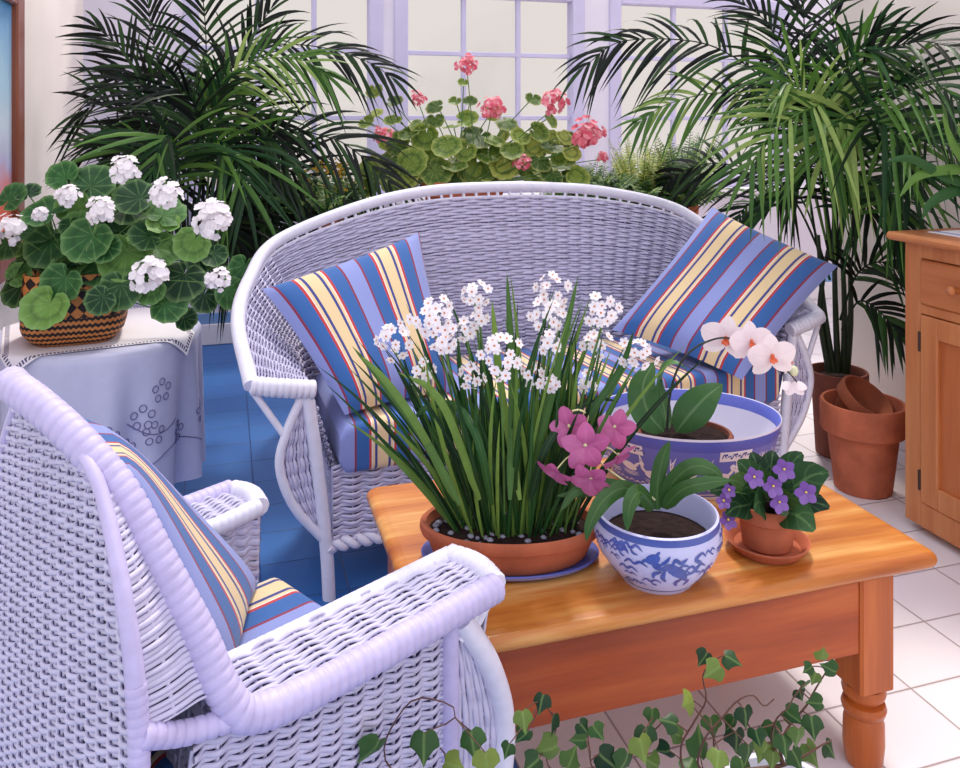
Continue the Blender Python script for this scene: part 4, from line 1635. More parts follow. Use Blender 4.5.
def fern(label, px, py, potw, spec, z=4.45, y=4.07, extra=None):
    k = (px - 480) / FPX
    zc = y / (math.cos(TH) - k * math.sin(TH))
    b = W(px, 190, zc)
    b[2] = BH
    t = thing('potted_fern', label, 'fern', b)
    m = MB()
    m.lathe(pot_profile(potw * .7, potw, .19, .045), b, 32)
    m.build('pot', M_terra, t, sharp=35)
    soil(t, b + [0, 0, .16], potw - .016)
    for mat, cnt, L, up, wid, sp in spec:
        m = MB()
        for i in range(cnt):
            a = U(0, 2 * PI)
            e = U(*up)
            d = nrm(np.array([math.cos(a) * math.cos(e), math.sin(a) * math.cos(e), math.sin(e)]))
            fern_frond(m, b + [math.cos(a) * .03, math.sin(a) * .03, .16], d, L * U(.75, 1.1), U(.15, .5) * sp, wid)
        m.build('fronds', mat, t)
    return t, b


fern('dark green fern beside the pink geranium, low on the bench', 592, 180, .10, [(M_fern, 56, .40, (.7, 1.45), .045, 1.2)])
fern('yellowish fern with an upright tuft, right of the pink geranium', 640, 170, .11, [(M_fern_y, 34, .46, (1.1, 1.5), .04, .45), (M_fern, 44, .38, (.7, 1.4), .045, 1.2)])
fern('tall feathery fern at the loveseat\'s right shoulder, under the palm', 680, 160, .10, [(M_fern, 34, .52, (.8, 1.45), .055, .6), (M_fern, 36, .40, (.6, 1.2), .05, 1.2)])
t, b = fern('low bushy fern with yellow sprays at the loveseat\'s left shoulder', 330, 190, .10, [(M_fern, 54, .37, (.6, 1.4), .045, 1.2)])
m = MB()
for i in range(26):
    a = U(0, 2 * PI)
    e = b + np.array([math.cos(a) * U(.03, .17), math.sin(a) * U(.03, .15) - .03, U(.30, .46)])
    for q in range(10):
        floret(m, e + RNG.normal(0, .014, 3), VIEW + RNG.normal(0, .6, 3), .007, 5)
m.build('yellow_sprays', M_yel, t)
# ------------------------------------------------------------------ things on the coffee table
M_blue = plain('cobalt_glaze', (66, 84, 168), 0.25, 0.12, 14.0, 0, 0.5, coat=0.5)
M_pale = plain('pale_glaze', (238, 239, 255), 0.45, 0.04, 14.0, 0, 0.3, coat=0.1)


def glaze(name, stops):
    """bands of glaze by distance along the potter's profile"""
    k = NT(name)
    uv = k.N('ShaderNodeTexCoord').outputs['UV']
    sep = k.N('ShaderNodeSeparateXYZ')
    k.L(uv, sep.inputs[0])
    n = k.noise(9.0, 4.0, k.coord('Object'))
    v = k.math('ADD', k.math('DIVIDE', sep.outputs[1], stops[-1][0]), k.math('MULTIPLY', k.math('SUBTRACT', n, .5), .004))
    T = stops[-1][0]
    col = k.ramp(v, [(p / T, s2l(c)) for p, c in stops[:-1]], 'CONSTANT')
    col = k.mix(k.math('MULTIPLY', n, .22), col, s2l((150, 156, 214)))
    return k.finish(col, 0.4, None, 0, 0.3, coat=0.2)


class Surf:
    """strokes of glaze lying on a turned pot: s metres round from the side that faces the viewer, z up"""

    def __init__(self, prof, c, sx=1.0, sy=1.0, rot=0.0, rref=0.1):
        self.z = np.array([p[1] for p in prof])
        self.r = np.array([p[0] for p in prof])
        self.c, self.sx, self.sy, self.rot, self.rref = np.asarray(c, float), sx, sy, rot, rref
        self.a0 = math.atan2(VIEW[1], VIEW[0]) - rot

    def at(self, s, z, off=0.0012):
        r = np.interp(z, self.z, self.r) + off
        a = self.a0 + s / self.rref
        x, y = r * math.cos(a) * self.sx, r * math.sin(a) * self.sy
        c, d = math.cos(self.rot), math.sin(self.rot)
        return self.c + np.array([x * c - y * d, x * d + y * c, z])

    def stroke(self, mb, pts, w, taper=True, n=None):
        p = spline([(a, b, 0) for a, b in pts], n or max(6, 5 * len(pts)))
        t = nrm(np.gradient(p, axis=0))
        q = np.stack([-t[:, 1], t[:, 0]], 1)
        s = np.linspace(0, 1, len(p))
        ww = w / 2 * (np.clip(np.sin(PI * s) ** .5, .15, 1) if taper else np.ones(len(p)))
        A = [self.at(a + u * k, b + v * k) for (a, b, _), (u, v), k in zip(p, q, ww)]
        B = [self.at(a - u * k, b - v * k) for (a, b, _), (u, v), k in zip(p, q, ww)]
        mb.grid(np.stack([np.array(A), np.array(B)], 1))

    def blob(self, mb, s, z, rs, rz, ang=0.0, n=16):
        P = [self.at(s, z)]
        for t in np.linspace(0, 2 * PI, n, endpoint=False):
            x, y = rs * math.cos(t), rz * math.sin(t)
            P.append(self.at(s + x * math.cos(ang) - y * math.sin(ang), z + x * math.sin(ang) + y * math.cos(ang)))
        mb.add(P, [[0, 1 + i, 1 + (i + 1) % n] for i in range(n)])


OUT = lambda prof: [p for p in prof]


def arch_leaf(mb, pts, width, side=None, fold=.2, n=16, prof=None):
    p = spline(pts, n)
    t = nrm(np.gradient(p, axis=0))
    s = np.cross(t, nrm(VIEW + UP * .6)) if side is None else np.repeat(np.asarray(side, float)[None], n, 0)
    # keep the across-direction from flipping along the arch
    for i in range(1, n):
        if np.dot(s[i], s[i - 1]) < 0:
            s[i] = -s[i]
    blade(mb, p, width, s, fold, prof)


strap = lambda s: np.clip(np.minimum(1, s * 5 + .45) * np.clip((1 - s) * 3.2, 0, 1) ** .6, 0, 1)
oval = lambda s: np.clip(np.sin(PI * np.clip(s, 0, 1) ** .85), 0, 1) ** .7 + .06 * (1 - s)
M_strap = leafmat('strap_leaf_green', (26, 60, 30), (58, 98, 48), (120, 154, 84), 0.3, 0.08, ('mid', (118, 154, 86), 0.0, .35))
M_broad = leafmat('broad_orchid_leaf', (26, 66, 34), (70, 116, 62), (140, 172, 110), 0.35, 0.06, ('mid', (150, 182, 124), 0.0, .4))

# --- narcissus in an oval terracotta planter on a blue tray
nb = G(510, 519, .585)
nb[2] = TZ + .0005
NS = .60
m = MB()
m.lathe([(0, 0), (.176, 0), (.196, .006), (.204, .014), (.200, .017), (.190, .012), (.175, .008), (0, .008)], nb, 64, 1, NS, -TH)
o = m.build('oval_tray', glaze('tray_glaze', [(0, (96, 104, 186)), (.198, (150, 156, 220)), (.206, (78, 86, 172)), (.5, None)]), sharp=50)
o.data.transform(Matrix.Translation(-Vector(nb)))
o.location = tuple(nb)
tag(o, 'blue-rimmed oval tray under the narcissus planter', 'tray')
nb = nb + [0, 0, .0085]
t = thing('potted_narcissus', 'white narcissus in a shallow oval terracotta planter at the left end of the coffee table', 'potted plant', nb)
m = MB()
m.lathe([(0, 0), (.168, 0), (.176, .006), (.190, .040), (.192, .050), (.203, .052), (.207, .062), (.206, .074), (.200, .079), (.192, .076), (.188, .06), (.17, .02), (0, .02)], nb, 64, 1, NS, -TH)
m.build('planter', M_terra, t, sharp=40)
soil(t, nb + [0, 0, .056], .188, 1, NS, -TH)
m = MB()
for i in range(46):
    a, q = U(0, 2 * PI), math.sqrt(U(.2, 1)) * .175
    c = nb + RIGHT * q * math.cos(a) + np.array([math.sin(TH), math.cos(TH), 0]) * q * math.sin(a) * NS + [0, 0, .064]
    m.lathe([(0, -.004), (.006, -.002), (.008, .001), (.005, .004), (0, .005)], c, 7, U(.7, 1.5), U(.7, 1.2), U(0, 6))
o = m.build('pebbles', plain('pale_pebbles', (140, 140, 156), 0.5, .4, 30.0), t)
o['kind'] = 'stuff'
AWAY = np.array([math.sin(TH), math.cos(TH), 0.0])
M_narc = leafmat('narcissus_leaf', (12, 38, 20), (48, 96, 44), (136, 172, 76), 0.42, 0.15, ('mid', (110, 152, 76), 0.0, .35))
m = MB()
for i in range(190):
    a, q = U(0, 2 * PI), math.sqrt(U(0, 1))
    ox, oy = q * math.cos(a), q * math.sin(a)
    b = nb + RIGHT * ox * .145 + AWAY * oy * .075 + [0, 0, .058]
    lean = ox * (.62 if ox < 0 else .42) + U(-.16, .12)
    d = nrm(UP + RIGHT * lean + AWAY * (oy * .28 + U(-.12, .12)))
    L = U(.30, .64) * (1 - .18 * abs(ox))
    pth = droop_path(b, d, L, .05 + abs(lean) * .22 * U(.5, 1.3), 10, RIGHT * U(-.16, .16))
    blade(m, pth, U(.007, .0135), np.cross(d, nrm(VIEW + RIGHT * U(-.8, .8))), U(.1, .4), lambda s: np.clip(np.minimum(1, .55 + s * 2) * np.clip((1 - s) * 2.6, 0, 1) ** .7, 0, 1))
z0 = 1.8
for pts in ([(492, 505), (478, 440), (455, 405), (425, 408), (411, 424)], [(455, 500), (420, 430), (385, 380), (356, 352)], [(460, 505), (425, 440), (385, 385), (352, 346)],
            [(530, 500), (550, 440), (590, 400), (620, 402)], [(545, 500), (580, 430), (620, 370), (634, 330)], [(510, 500), (512, 380), (507, 272)], [(525, 500), (555, 380), (578, 276)],
            [(520, 500), (500, 380), (492, 300)], [(480, 500), (440, 400), (398, 372)]):
    arch_leaf(m, [W(x, y, z0 + .01 * k + U(-.04, .06)) for k, (x, y) in enumerate(pts)], .017, fold=.25, prof=strap)
m.build('foliage', M_narc, t)
M_cup = plain('orange_flower_cup', (206, 122, 56), 0.6)
clusters = [(435, 321, 22), (393, 339, 16), (475, 296, 14), (423, 373, 10), (473, 378, 12), (500, 358, 20), (552, 293, 17), (547, 321, 17), (603, 313, 16), (597, 343, 13), (533, 376, 11),
            (550, 344, 11), (637, 354, 16), (553, 383, 6), (467, 331, 10), (480, 318, 9), (587, 383, 8), (445, 345, 8)]
for px, py, r in clusters:
    z = 1.86 + U(-.10, .06) - (.05 if r > 18 else 0)
    c = W(px, py, z)
    R = r * z / FPX
    fr = .0128
    m, mc = MB(), MB()
    n = max(6, int((R / fr) ** 2 * 1.9))
    ga = PI * (3 - math.sqrt(5))
    A = nrm(VIEW + UP * .5)
    x = nrm(np.cross(A, UP))
    y = np.cross(A, x)
    for i in range(n):
        zz = 1 - 1.2 * (i + .5) / n
        q = math.sqrt(max(0, 1 - zz * zz))
        d = nrm(A * zz + x * q * math.cos(i * ga) + y * q * math.sin(i * ga) + RNG.normal(0, .12, 3))
        p = c + d * R * U(.6, 1.25)
        f = nrm(d + VIEW * .6 + RNG.normal(0, .25, 3))
        floret(m, p, f, fr * U(.85, 1.15), 6, .72, .15)
        u = nrm(np.cross(f, UP))
        w = np.cross(f, u)
        rr = fr * .20
        ring = [p + f * .0016 + rr * (u * math.cos(k) + w * math.sin(k)) for k in np.linspace(0, 2 * PI, 6, endpoint=False)]
        mc.add(ring, [list(range(6))])
    h = m.build('flower_head', M_white_petal, t)
    mc.build('cups', M_cup, h)
    m = MB()
    ox = max(-.14, min(.14, (px - 510) / FPX * 1.1))
    e = nb + RIGHT * ox + AWAY * U(-.05, .05) + [0, 0, .06]
    m.tube(spline([e, (e + c) / 2 + RIGHT * (px - 510) * -.00012 + UP * .02, c - UP * R * .5], 14), .0028, 5, False)
    m.build('flower_stalk', M_stem, h)

# --- large blue and white bowl with the white orchid standing inside
bw = G(687, 413, .675)
bw[2] = TZ + .0005
BR = .258
bprof = [(0, .004), (.68, .004), (.70, 0), (.76, 0), (.80, .010), (.855, .045), (.92, .095), (.968, .14), (1.0, .172), (.996, .177), (.975, .174), (.945, .14), (.87, .09), (.6, .03), (0, .022)]
bprof = [(r * BR, z) for r, z in bprof]
BS = .80
ln = np.concatenate([[0], np.cumsum(np.linalg.norm(np.diff(np.array(bprof), axis=0), axis=1))])
t = thing('porcelain_bowl', 'large blue and white oval porcelain bowl with painted water birds, on the coffee table', 'bowl', bw)
m = MB()
m.lathe(bprof, bw, 80, 1, BS, -TH)
BL_, DB, PL = (98, 112, 210), (76, 90, 192), (236, 234, 250)
m.build('body', glaze('bowl_glaze', [(0, PL), (ln[4], BL_), (ln[4] + .006, PL), (ln[4] + .010, BL_), (ln[7], DB), (ln[8] - .004, PL), (ln[9] + .001, BL_), (ln[10] + .030, PL), (ln[-1] + .01, None)]), t, sharp=50)
sf = Surf(bprof[3:9], bw, 1, BS, -TH, BR)
m = MB()


def bird(s, z, k=1.0, f=1):
    sf.blob(m, s, z, .026 * k, .011 * k, .12 * f)
    sf.stroke(m, [(s + f * .018 * k, z + .004), (s + f * .030 * k, z + .014 * k), (s + f * .028 * k, z + .024 * k)], .008 * k)
    sf.blob(m, s + f * .030 * k, z + .025 * k, .007 * k, .006 * k)
    sf.stroke(m, [(s + f * .034 * k, z + .025 * k), (s + f * .046 * k, z + .022 * k)], .004 * k)
    sf.stroke(m, [(s - f * .02 * k, z + .003), (s - f * .036 * k, z + .012 * k)], .008 * k)
    for q in range(3):
        sf.stroke(m, [(s - f * .03 * k, z - .014 - .004 * q), (s, z - .017 - .004 * q), (s + f * .03 * k, z - .013 - .004 * q)], .0022)


for s, z, k, f in ((-.235, .075, 1.1, -1), (-.15, .062, 1.15, -1), (-.05, .078, 1.15, 1), (.045, .068, 1.2, 1), (.125, .078, 1.1, 1), (.20, .066, 1.0, -1), (.29, .075, 1, 1), (-.31, .07, 1, 1)):
    bird(s, z, k, f)
for s in (-.27, -.19, -.10, .0, .09, .165, .175, .185, .195, .235, .25):
    for q in range(3):
        e = s + .005 * q + U(-.003, .003)
        sf.stroke(m, [(e, .075), (e + U(-.006, .006), .10), (e + U(-.014, .014), .122 + U(-.01, .008))], .0034)
for i in range(30):
    s = -.33 + .66 * i / 29
    sf.stroke(m, [(s - .010, .030 + U(-.004, .004)), (s, .036 + U(-.003, .003)), (s + .012, .030)], .0036)
cs = .088
sf.stroke(m, [(cs - .050, .1285), (cs, .1285), (cs + .050, .1285)], .027, False, 14)
cs2 = -.215
sf.stroke(m, [(cs2 - .04, .1285), (cs2, .1285), (cs2 + .04, .1285)], .027, False, 14)
m.build('painted_birds', M_pale, t)
sf2 = Surf(bprof[3:9], bw, 1, BS, -TH, BR)
sf2.at_ = sf2.at
sf2.at = lambda s, z: sf2.at_(s, z, .0022)
for c0 in (cs, cs2):
    m = MB()
    for q in range(6):
        e = c0 - .038 + .015 * q
        sf2.stroke(m, [(e - .006, .122 + (q % 2) * .006), (e, .135 - (q % 2) * .006), (e + .007, .124 + (q % 2) * .007)], .0036)
        sf2.blob(m, e + .007, .134 - (q % 2) * .010, .0034, .003)
    m.build('painted_panel', M_blue, t)

ob = bw + AWAY * -.005 + RIGHT * -.008 + [0, 0, .024]
t = thing('potted_orchid', 'white moth orchid in a brown pot standing inside the large blue bowl', 'potted plant', ob)
m = MB()
m.lathe(pot_profile(.10, .135, .100, .03), ob, 40, 1, .85, -TH)
m.build('pot', M_terra_d, t, sharp=35)
soil(t, ob + [0, 0, .088], .122, 1, .85, -TH)
oz = 2.33


def OW(*pts):
    return [W(x, y, oz + (q[0] if q else 0)) for x, y, *q in pts]


for pts, w, sd in ((OW((664, 432), (648, 412, -.02), (643, 386, -.04), (654, 362, -.03)), .088, None),
                   (OW((668, 430), (664, 408, .03), (660, 388, .04), (662, 378, .04)), .04, RIGHT),
                   (OW((676, 432), (690, 414, -.03), (706, 397, -.05), (723, 384, -.05)), .092, None),
                   (OW((664, 428, .05), (660, 392, .06), (666, 366, .05), (682, 366, .02), (689, 378, 0)), .05, AWAY)):
    m = MB()
    arch_leaf(m, pts, w, sd, .22, 18, oval)
    m.build('leaf', M_broad, t)
m = MB()
m.tube(spline(OW((667, 430), (670, 395), (678, 368), (690, 352), (706, 342), (728, 338), (760, 350), (786, 370), (797, 382)), 50), np.linspace(.0038, .0018, 50), 6)
m.build('flower_spike', plain('dark_spike', (40, 46, 34), .5), t)
M_orch = leafmat('white_orchid_petal', (240, 222, 232), (250, 240, 242), (254, 248, 246), .55, .2, ('mid', (232, 206, 220), 60.0, .3))
M_lip = plain('orange_orchid_lip', (226, 110, 72), .5, .25, 120.0)


def petal(mb, c, d, N, L, w, prof=None, cup=.15):
    s = np.linspace(0, 1, 9)[:, None]
    p = c + d * L * s + N * (cup * L * (s * (1 - s)) * 1.5)
    pr = (lambda q: np.clip(np.sin(PI * np.clip(q * .93 + .05, 0, 1) ** .9), 0, 1) ** .55) if prof is None else prof
    blade(mb, p, w, np.cross(d, N), .08, pr)


def moth_orchid(px, py, r, dz=0.0, N=None, parent=None, name='flower'):
    c = W(px, py, oz + dz)
    R = r * (oz + dz) / FPX
    N = nrm(VIEW + RIGHT * U(-.3, .3) - UP * .1) if N is None else nrm(N)
    x = nrm(np.cross(UP, N))
    y = np.cross(N, x)
    m = MB()
    ro = U(-.2, .2)
    for a, L, w in ((PI / 2, 1.0, .72), (PI / 2 + 2.15, 1.0, .66), (PI / 2 - 2.15, 1.0, .66)):
        d = x * math.cos(a + ro) + y * math.sin(a + ro)
        petal(m, c - N * .003, d, N, R * L, R * w)
    for a in (.28, PI - .28):
        d = x * math.cos(a + ro) + y * math.sin(a + ro)
        petal(m, c, d, N, R * 1.08, R * 1.05)
    f = m.build(name, M_orch, t)
    m = MB()
    for a in (-PI / 2, -PI / 2 + .9, -PI / 2 - .9):
        d = x * math.cos(a) + y * math.sin(a)
        petal(m, c + N * .004, nrm(d + N * .6), N, R * .24, R * .18)
    m.lathe([(0, 0), (R * .09, R * .05), (R * .07, R * .16), (0, R * .2)], c + N * .004, 8)
    m.build('lip', M_lip, f)
    return f


moth_orchid(726, 340, 24, .02, VIEW - RIGHT * .35)
moth_orchid(751, 343, 22, -.02, VIEW + RIGHT * .2)
moth_orchid(772, 358, 24, -.055, VIEW + RIGHT * .1)
moth_orchid(789, 361, 15, .02, VIEW + RIGHT * 1.4)
m = MB()
c = W(794, 371, oz)
m.lathe([(0, -.016), (.008, -.010), (.0105, 0), (.007, .011), (0, .016)], c, 12, 1.2, 1.2)
m.build('bud', plain('greenish_bud', (232, 236, 196), .5), t)
m = MB()
c = W(792, 384, oz)
for a in (-1.9, -1.2, -.4, .3):
    petal(m, c, nrm(RIGHT * math.sin(a + .8) * .9 - UP * (.35 if abs(a + .8) < .9 else .15) + VIEW * .4), nrm(UP + VIEW), .04, .03)
m.build('flower', M_orch, t)

# --- small blue and white pot with the pink orchid
sp = G(657, 509, .645)
sp[2] = TZ + .0005
sprof = [(0, .003), (.066, .003), (.068, 0), (.076, 0), (.080, .008), (.098, .028), (.122, .062), (.134, .096), (.133, .122), (.126, .139), (.128, .146), (.123, .148), (.119, .140), (.122, .1), (.09, .03), (0, .02)]
sprof = [(r * 1.03, z * .97) for r, z in sprof]
ln = np.concatenate([[0], np.cumsum(np.linalg.norm(np.diff(np.array(sprof), axis=0), axis=1))])
t = thing('potted_orchid', 'pink orchid in a round blue and white pot at the coffee table front', 'potted plant', sp)
SPL, SBL = (204, 206, 242), (66, 88, 168)
m = MB()
m.lathe(sprof, sp, 64)
pot = m.build('pot', glaze('dragon_pot_glaze', [(0, SPL), (ln[4] + .002, SBL), (ln[4] + .006, SPL), (ln[8] + .008, SBL), (ln[10] - .002, SPL), (ln[-1] + .01, None)]), t, sharp=50)
soil(t, sp + [0, 0, .088], .116)
sf = Surf(sprof[3:10], sp, rref=.134)
m = MB()
st = lambda pts, w: sf.stroke(m, pts, w)
# a prancing long-tailed beast
X = .012
st([(X - .030, .080), (X - .018, .088), (X, .078), (X + .016, .066), (X + .022, .052)], .024)
st([(X - .030, .082), (X - .042, .092), (X - .044, .104)], .016)
sf.blob(m, X - .048, .104, .015, .010, .4)
st([(X - .058, .102), (X - .070, .096)], .007)
st([(X - .042, .112), (X - .034, .120)], .006)
st([(X - .024, .080), (X - .028, .062), (X - .020, .050)], .010)
st([(X - .030, .078), (X - .046, .070), (X - .048, .058)], .009)
st([(X + .016, .058), (X + .004, .046), (X + .010, .034)], .010)
st([(X + .022, .056), (X + .034, .046), (X + .028, .034)], .009)
st([(X + .020, .066), (X + .040, .072), (X + .052, .090), (X + .040, .100), (X + .056, .110), (X + .066, .100)], .008)
st([(X - .012, .090), (X - .004, .104), (X + .008, .098), (X + .022, .106)], .008)
st([(X - .036, .092), (X - .022, .102), (X - .014, .112)], .007)
st([(X + .002, .086), (X + .014, .092), (X + .026, .088)], .006)
# ragged clouds and waves round the pot
for i in range(58):
    s = U(-.21, .21)
    z = U(.022, .118)
    if abs(s - X) < .075 and .03 < z:
        if U(0, 1) < .85:
            continue
    k = U(.6, 1.2)
    st([(s - .020 * k, z - .004), (s - .009 * k, z + .006 * k), (s, z), (s + .011 * k, z + .006 * k), (s + .024 * k, z - .002)], .0055 * k)
    if i % 2:
        st([(s, z), (s + .006, z - .008 * k), (s + .015 * k, z - .010 * k)], .0045 * k)
m.build('painted_beast', plain('blue_brushwork', (72, 92, 172), .3, .2, 40.0, coat=.4), pot)
pz_ = 1.84


def PW(*pts):
    return [W(x, y, pz_ + (q[0] if q else 0)) for x, y, *q in pts]


for pts, w in ((PW((657, 510), (658, 480), (664, 455), (670, 441)), .032),
               (PW((662, 508), (675, 480, -.02), (695, 466, -.04), (716, 472, -.05), (724, 486, -.05)), .036),
               (PW((664, 508, -.02), (682, 490, -.05), (706, 483, -.07), (732, 480, -.07)), .030),
               (PW((652, 506, -.02), (626, 488, -.07), (604, 500, -.11), (590, 524, -.12), (586, 542, -.12)), .034),
               (PW((654, 508, -.04), (640, 492, -.13), (630, 505, -.155), (627, 532, -.155)), .034),
               (PW((650, 504), (615, 485, -.02), (578, 490, -.04), (560, 512, -.05)), .026),
               (PW((650, 500, .02), (620, 488, .0), (585, 492, -.02), (556, 496, -.03)), .022)):
    m = MB()
    arch_leaf(m, pts, w, None, .3, 18, strap)
    m.build('leaf', M_strap, t)
M_pinko = leafmat('magenta_orchid_petal', (170, 70, 128), (200, 104, 160), (226, 150, 194), .5, .2, ('mid', (214, 136, 184), 40.0, .4))
M_ivory = plain('ivory_flower_stem', (226, 226, 168), .5)
m = MB()
m.tube(spline(PW((655, 500), (640, 488), (620, 478, -.02), (600, 462, -.03), (588, 448, -.03), (586, 425, -.03), (588, 416, -.03), (580, 410, -.03), (572, 411, -.03)), 40), .0022, 6)
m.build('flower_spike', M_ivory, t)
fl = [(569, 427, 21, -.04, .3, 1.0), (585, 446, 24, -.06, .0, 1.0), (614, 427, 22, -.03, -.3, .9), (556, 470, 20, -.06, .9, .5), (591, 478, 23, -.07, .5, .7), (618, 455, 22, -.04, -.9, .5)]
for px, py, r, dz, ro, fl_ in fl:
    c = W(px, py, pz_ + dz)
    R = r * (pz_ + dz) / FPX
    N = nrm(VIEW * fl_ + RIGHT * (-.5 * ro) - UP * (1 - fl_) * 1.2)
    x = nrm(np.cross(UP, N))
    y = np.cross(N, x)
    m = MB()
    for q in range(5):
        a = PI / 2 + q * 2 * PI / 5 + ro
        d = x * math.cos(a) + y * math.sin(a)
        petal(m, c, nrm(d + N * .12), N, R * U(.92, 1.08), R * .78, lambda s: np.clip(np.sin(PI * np.clip(s * .95 + .03, 0, 1) ** 1.0), 0, 1) ** .6, U(.1, .6))
    f = m.build('flower', M_pinko, t)
    m = MB()
    m.lathe([(0, 0), (R * .09, R * .03), (R * .06, R * .14), (0, R * .17)], c + N * .003, 8)
    e = W(590 + (px - 590) * .35, 446 + (py - 446) * .3, pz_ - .03)
    m.tube(spline([e, (e + c) / 2 + UP * .008, c], 8), .0016, 5, False)
    m.build('flower_stalk', M_ivory, f)

# --- african violet with its saucer
vb = G(767, 549, TZ)
vb[2] = TZ + .0005
sauc = [(0, 0), (.072, 0), (.078, .004), (.092, .022), (.096, .027), (.092, .029), (.086, .026), (.074, .010), (0, .009)]
m = MB()
m.lathe(sauc, vb, 48)
o = m.build('plant_saucer', M_terra, sharp=40)
o.data.transform(Matrix.Translation(-Vector(vb)))
o.location = tuple(vb)
tag(o, 'terracotta saucer under the purple violet pot', 'saucer')
vb = vb + [0, 0, .0095]
t = thing('potted_violet', 'purple african violet in a small terracotta pot at the right end of the coffee table', 'potted plant', vb)
m = MB()
m.lathe(pot_profile(.056, .078, .105, .034, .010, .009), vb, 40)
m.build('pot', M_terra, t, sharp=35)
soil(t, vb + [0, 0, .09], .066)
M_viol = leafmat('violet_leaf', (18, 48, 30), (46, 86, 46), (104, 138, 70), .6, .08, ('mid', (110, 148, 92), 24.0))
m = MB()
vz = 1.93
vc = vb + [0, 0, .105]
for px, py, r, dz in ((745, 470, 16, .02), (722, 492, 14, .0), (735, 510, 15, -.06), (757, 505, 19, -.09), (770, 495, 13, -.08), (800, 520, 20, -.09), (812, 478, 21, -.02), (795, 462, 16, .03), (772, 462, 16, .05),
                      (755, 462, 14, .05), (738, 484, 14, .0), (815, 505, 14, -.03), (785, 480, 14, -.02), (780, 512, 13, -.08), (748, 490, 14, -.05), (790, 500, 15, -.06), (728, 502, 11, -.02), (764, 478, 14, 0)):
    e = W(px, py, vz + dz)
    d = nrm(e - vc + UP * .03)
    R = r * vz / FPX
    p = spline([vc + (e - vc) * .15, e - d * R * 1.1 + UP * .012, e + UP * .006, e + d * R * 1.0 - UP * R * .35], 12)
    blade(m, p, R * 1.7, np.cross(d, nrm(UP * .6 + VIEW)), -.22, lambda s: np.clip(np.sin(PI * np.clip((s - .22) / .78, 0, 1) ** .8), .06, 1) ** .7)
m.build('foliage', M_viol, t)
M_purp = leafmat('violet_petal', (92, 52, 130), (128, 88, 172), (180, 146, 212), .55, .15)
M_yeye = plain('yellow_flower_eye', (236, 206, 90), .5)
for px, py, r in ((754, 478, 10), (773, 487, 10), (784, 470, 11), (806, 493, 11), (779, 503, 10), (728, 521, 9), (724, 502, 8), (729, 491, 7)):
    c = W(px, py, vz - .10 + (.04 if px < 735 else 0))
    N = nrm(VIEW + UP * .3 + RNG.normal(0, .25, 3))
    m = MB()
    R = r * vz / FPX
    x = nrm(np.cross(N, UP))
    y = np.cross(N, x)
    for q in range(5):
        a = q * 2 * PI / 5 + U(-.1, .1)
        petal(m, c, nrm(x * math.cos(a) + y * math.sin(a) + N * .15), N, R, R * .85)
    f = m.build('flower', M_purp, t)
    m = MB()
    m.lathe([(0, 0), (.0028, .001), (.0022, .004), (0, .005)], c + N * .0025, 8)
    m.build('flower_eye', M_yeye, f)
    m = MB()
    stalk(m, vc, c - N * .002, .0014, .02, 8)
    m.build('flower_stalk', M_stem, f)

# ------------------------------------------------------------------ stacked clay pots by the cabinet
tb = np.array([2.485, 2.79, 0.0])
t = thing('flowerpot', 'large empty terracotta flowerpot on the floor beside the pine cabinet', 'flowerpot', tb)
m = MB()
m.lathe(pot_profile(.110, .164, .355, .115, .014, .014), tb, 48)
m.build('pot', M_terra, t, sharp=35)
ax = nrm(RIGHT * .38 + UP * .80 + VIEW * .42)
u = nrm(np.cross(ax, VIEW))
Mx = np.stack([u, np.cross(ax, u), ax], 1)
c = tb + RIGHT * .028 + UP * .372 + AWAY * .012 - ax * .19
m = MB()
m.lathe(pot_profile(.060, .112, .19, .05, .008, .010), c, 40, M=Mx)
o = m.build('flowerpot', plain('brown_clay', (150, 84, 58), .8, .2, 8.0, .002, .2), sharp=35)
o.data.transform(Matrix.Translation(-Vector(c)))
o.location = tuple(c)
tag(o, 'smaller brown clay pot lying tilted inside the big empty flowerpot', 'flowerpot')

# ------------------------------------------------------------------ leafy plant on the cabinet
lb = np.array([2.64, 2.30, CT + .0035])
t = thing('potted_plant', 'strap-leaved green plant on the pine cabinet, reaching in at the right edge', 'potted plant', lb)
m = MB()
m.lathe(pot_profile(.055, .078, .13, .03), lb, 36)
m.build('pot', M_pale, t, sharp=35)
soil(t, lb + [0, 0, .115], .064)
zc = 2.95
e0 = lb + [0, 0, .12]
for pts, w, mat in ((((978, 176), (955, 145), (942, 113)), .045, M_palm_l), (((970, 185), (940, 172), (910, 158), (886, 162)), .05, M_palm_m), (((975, 172), (940, 170), (915, 178), (899, 198)), .04, M_palm_l),
                    (((975, 188), (950, 192), (930, 204), (922, 220)), .042, M_palm_m), (((985, 150), (975, 110), (955, 92)), .04, M_palm_m), (((975, 160), (962, 135), (958, 120)), .04, M_palm_l)):
    m = MB()
    arch_leaf(m, [e0] + [W(x, y, zc - .03 * k) for k, (x, y) in enumerate(pts)], w, None, .25, 18, oval)
    m.build('leaf', mat, t)

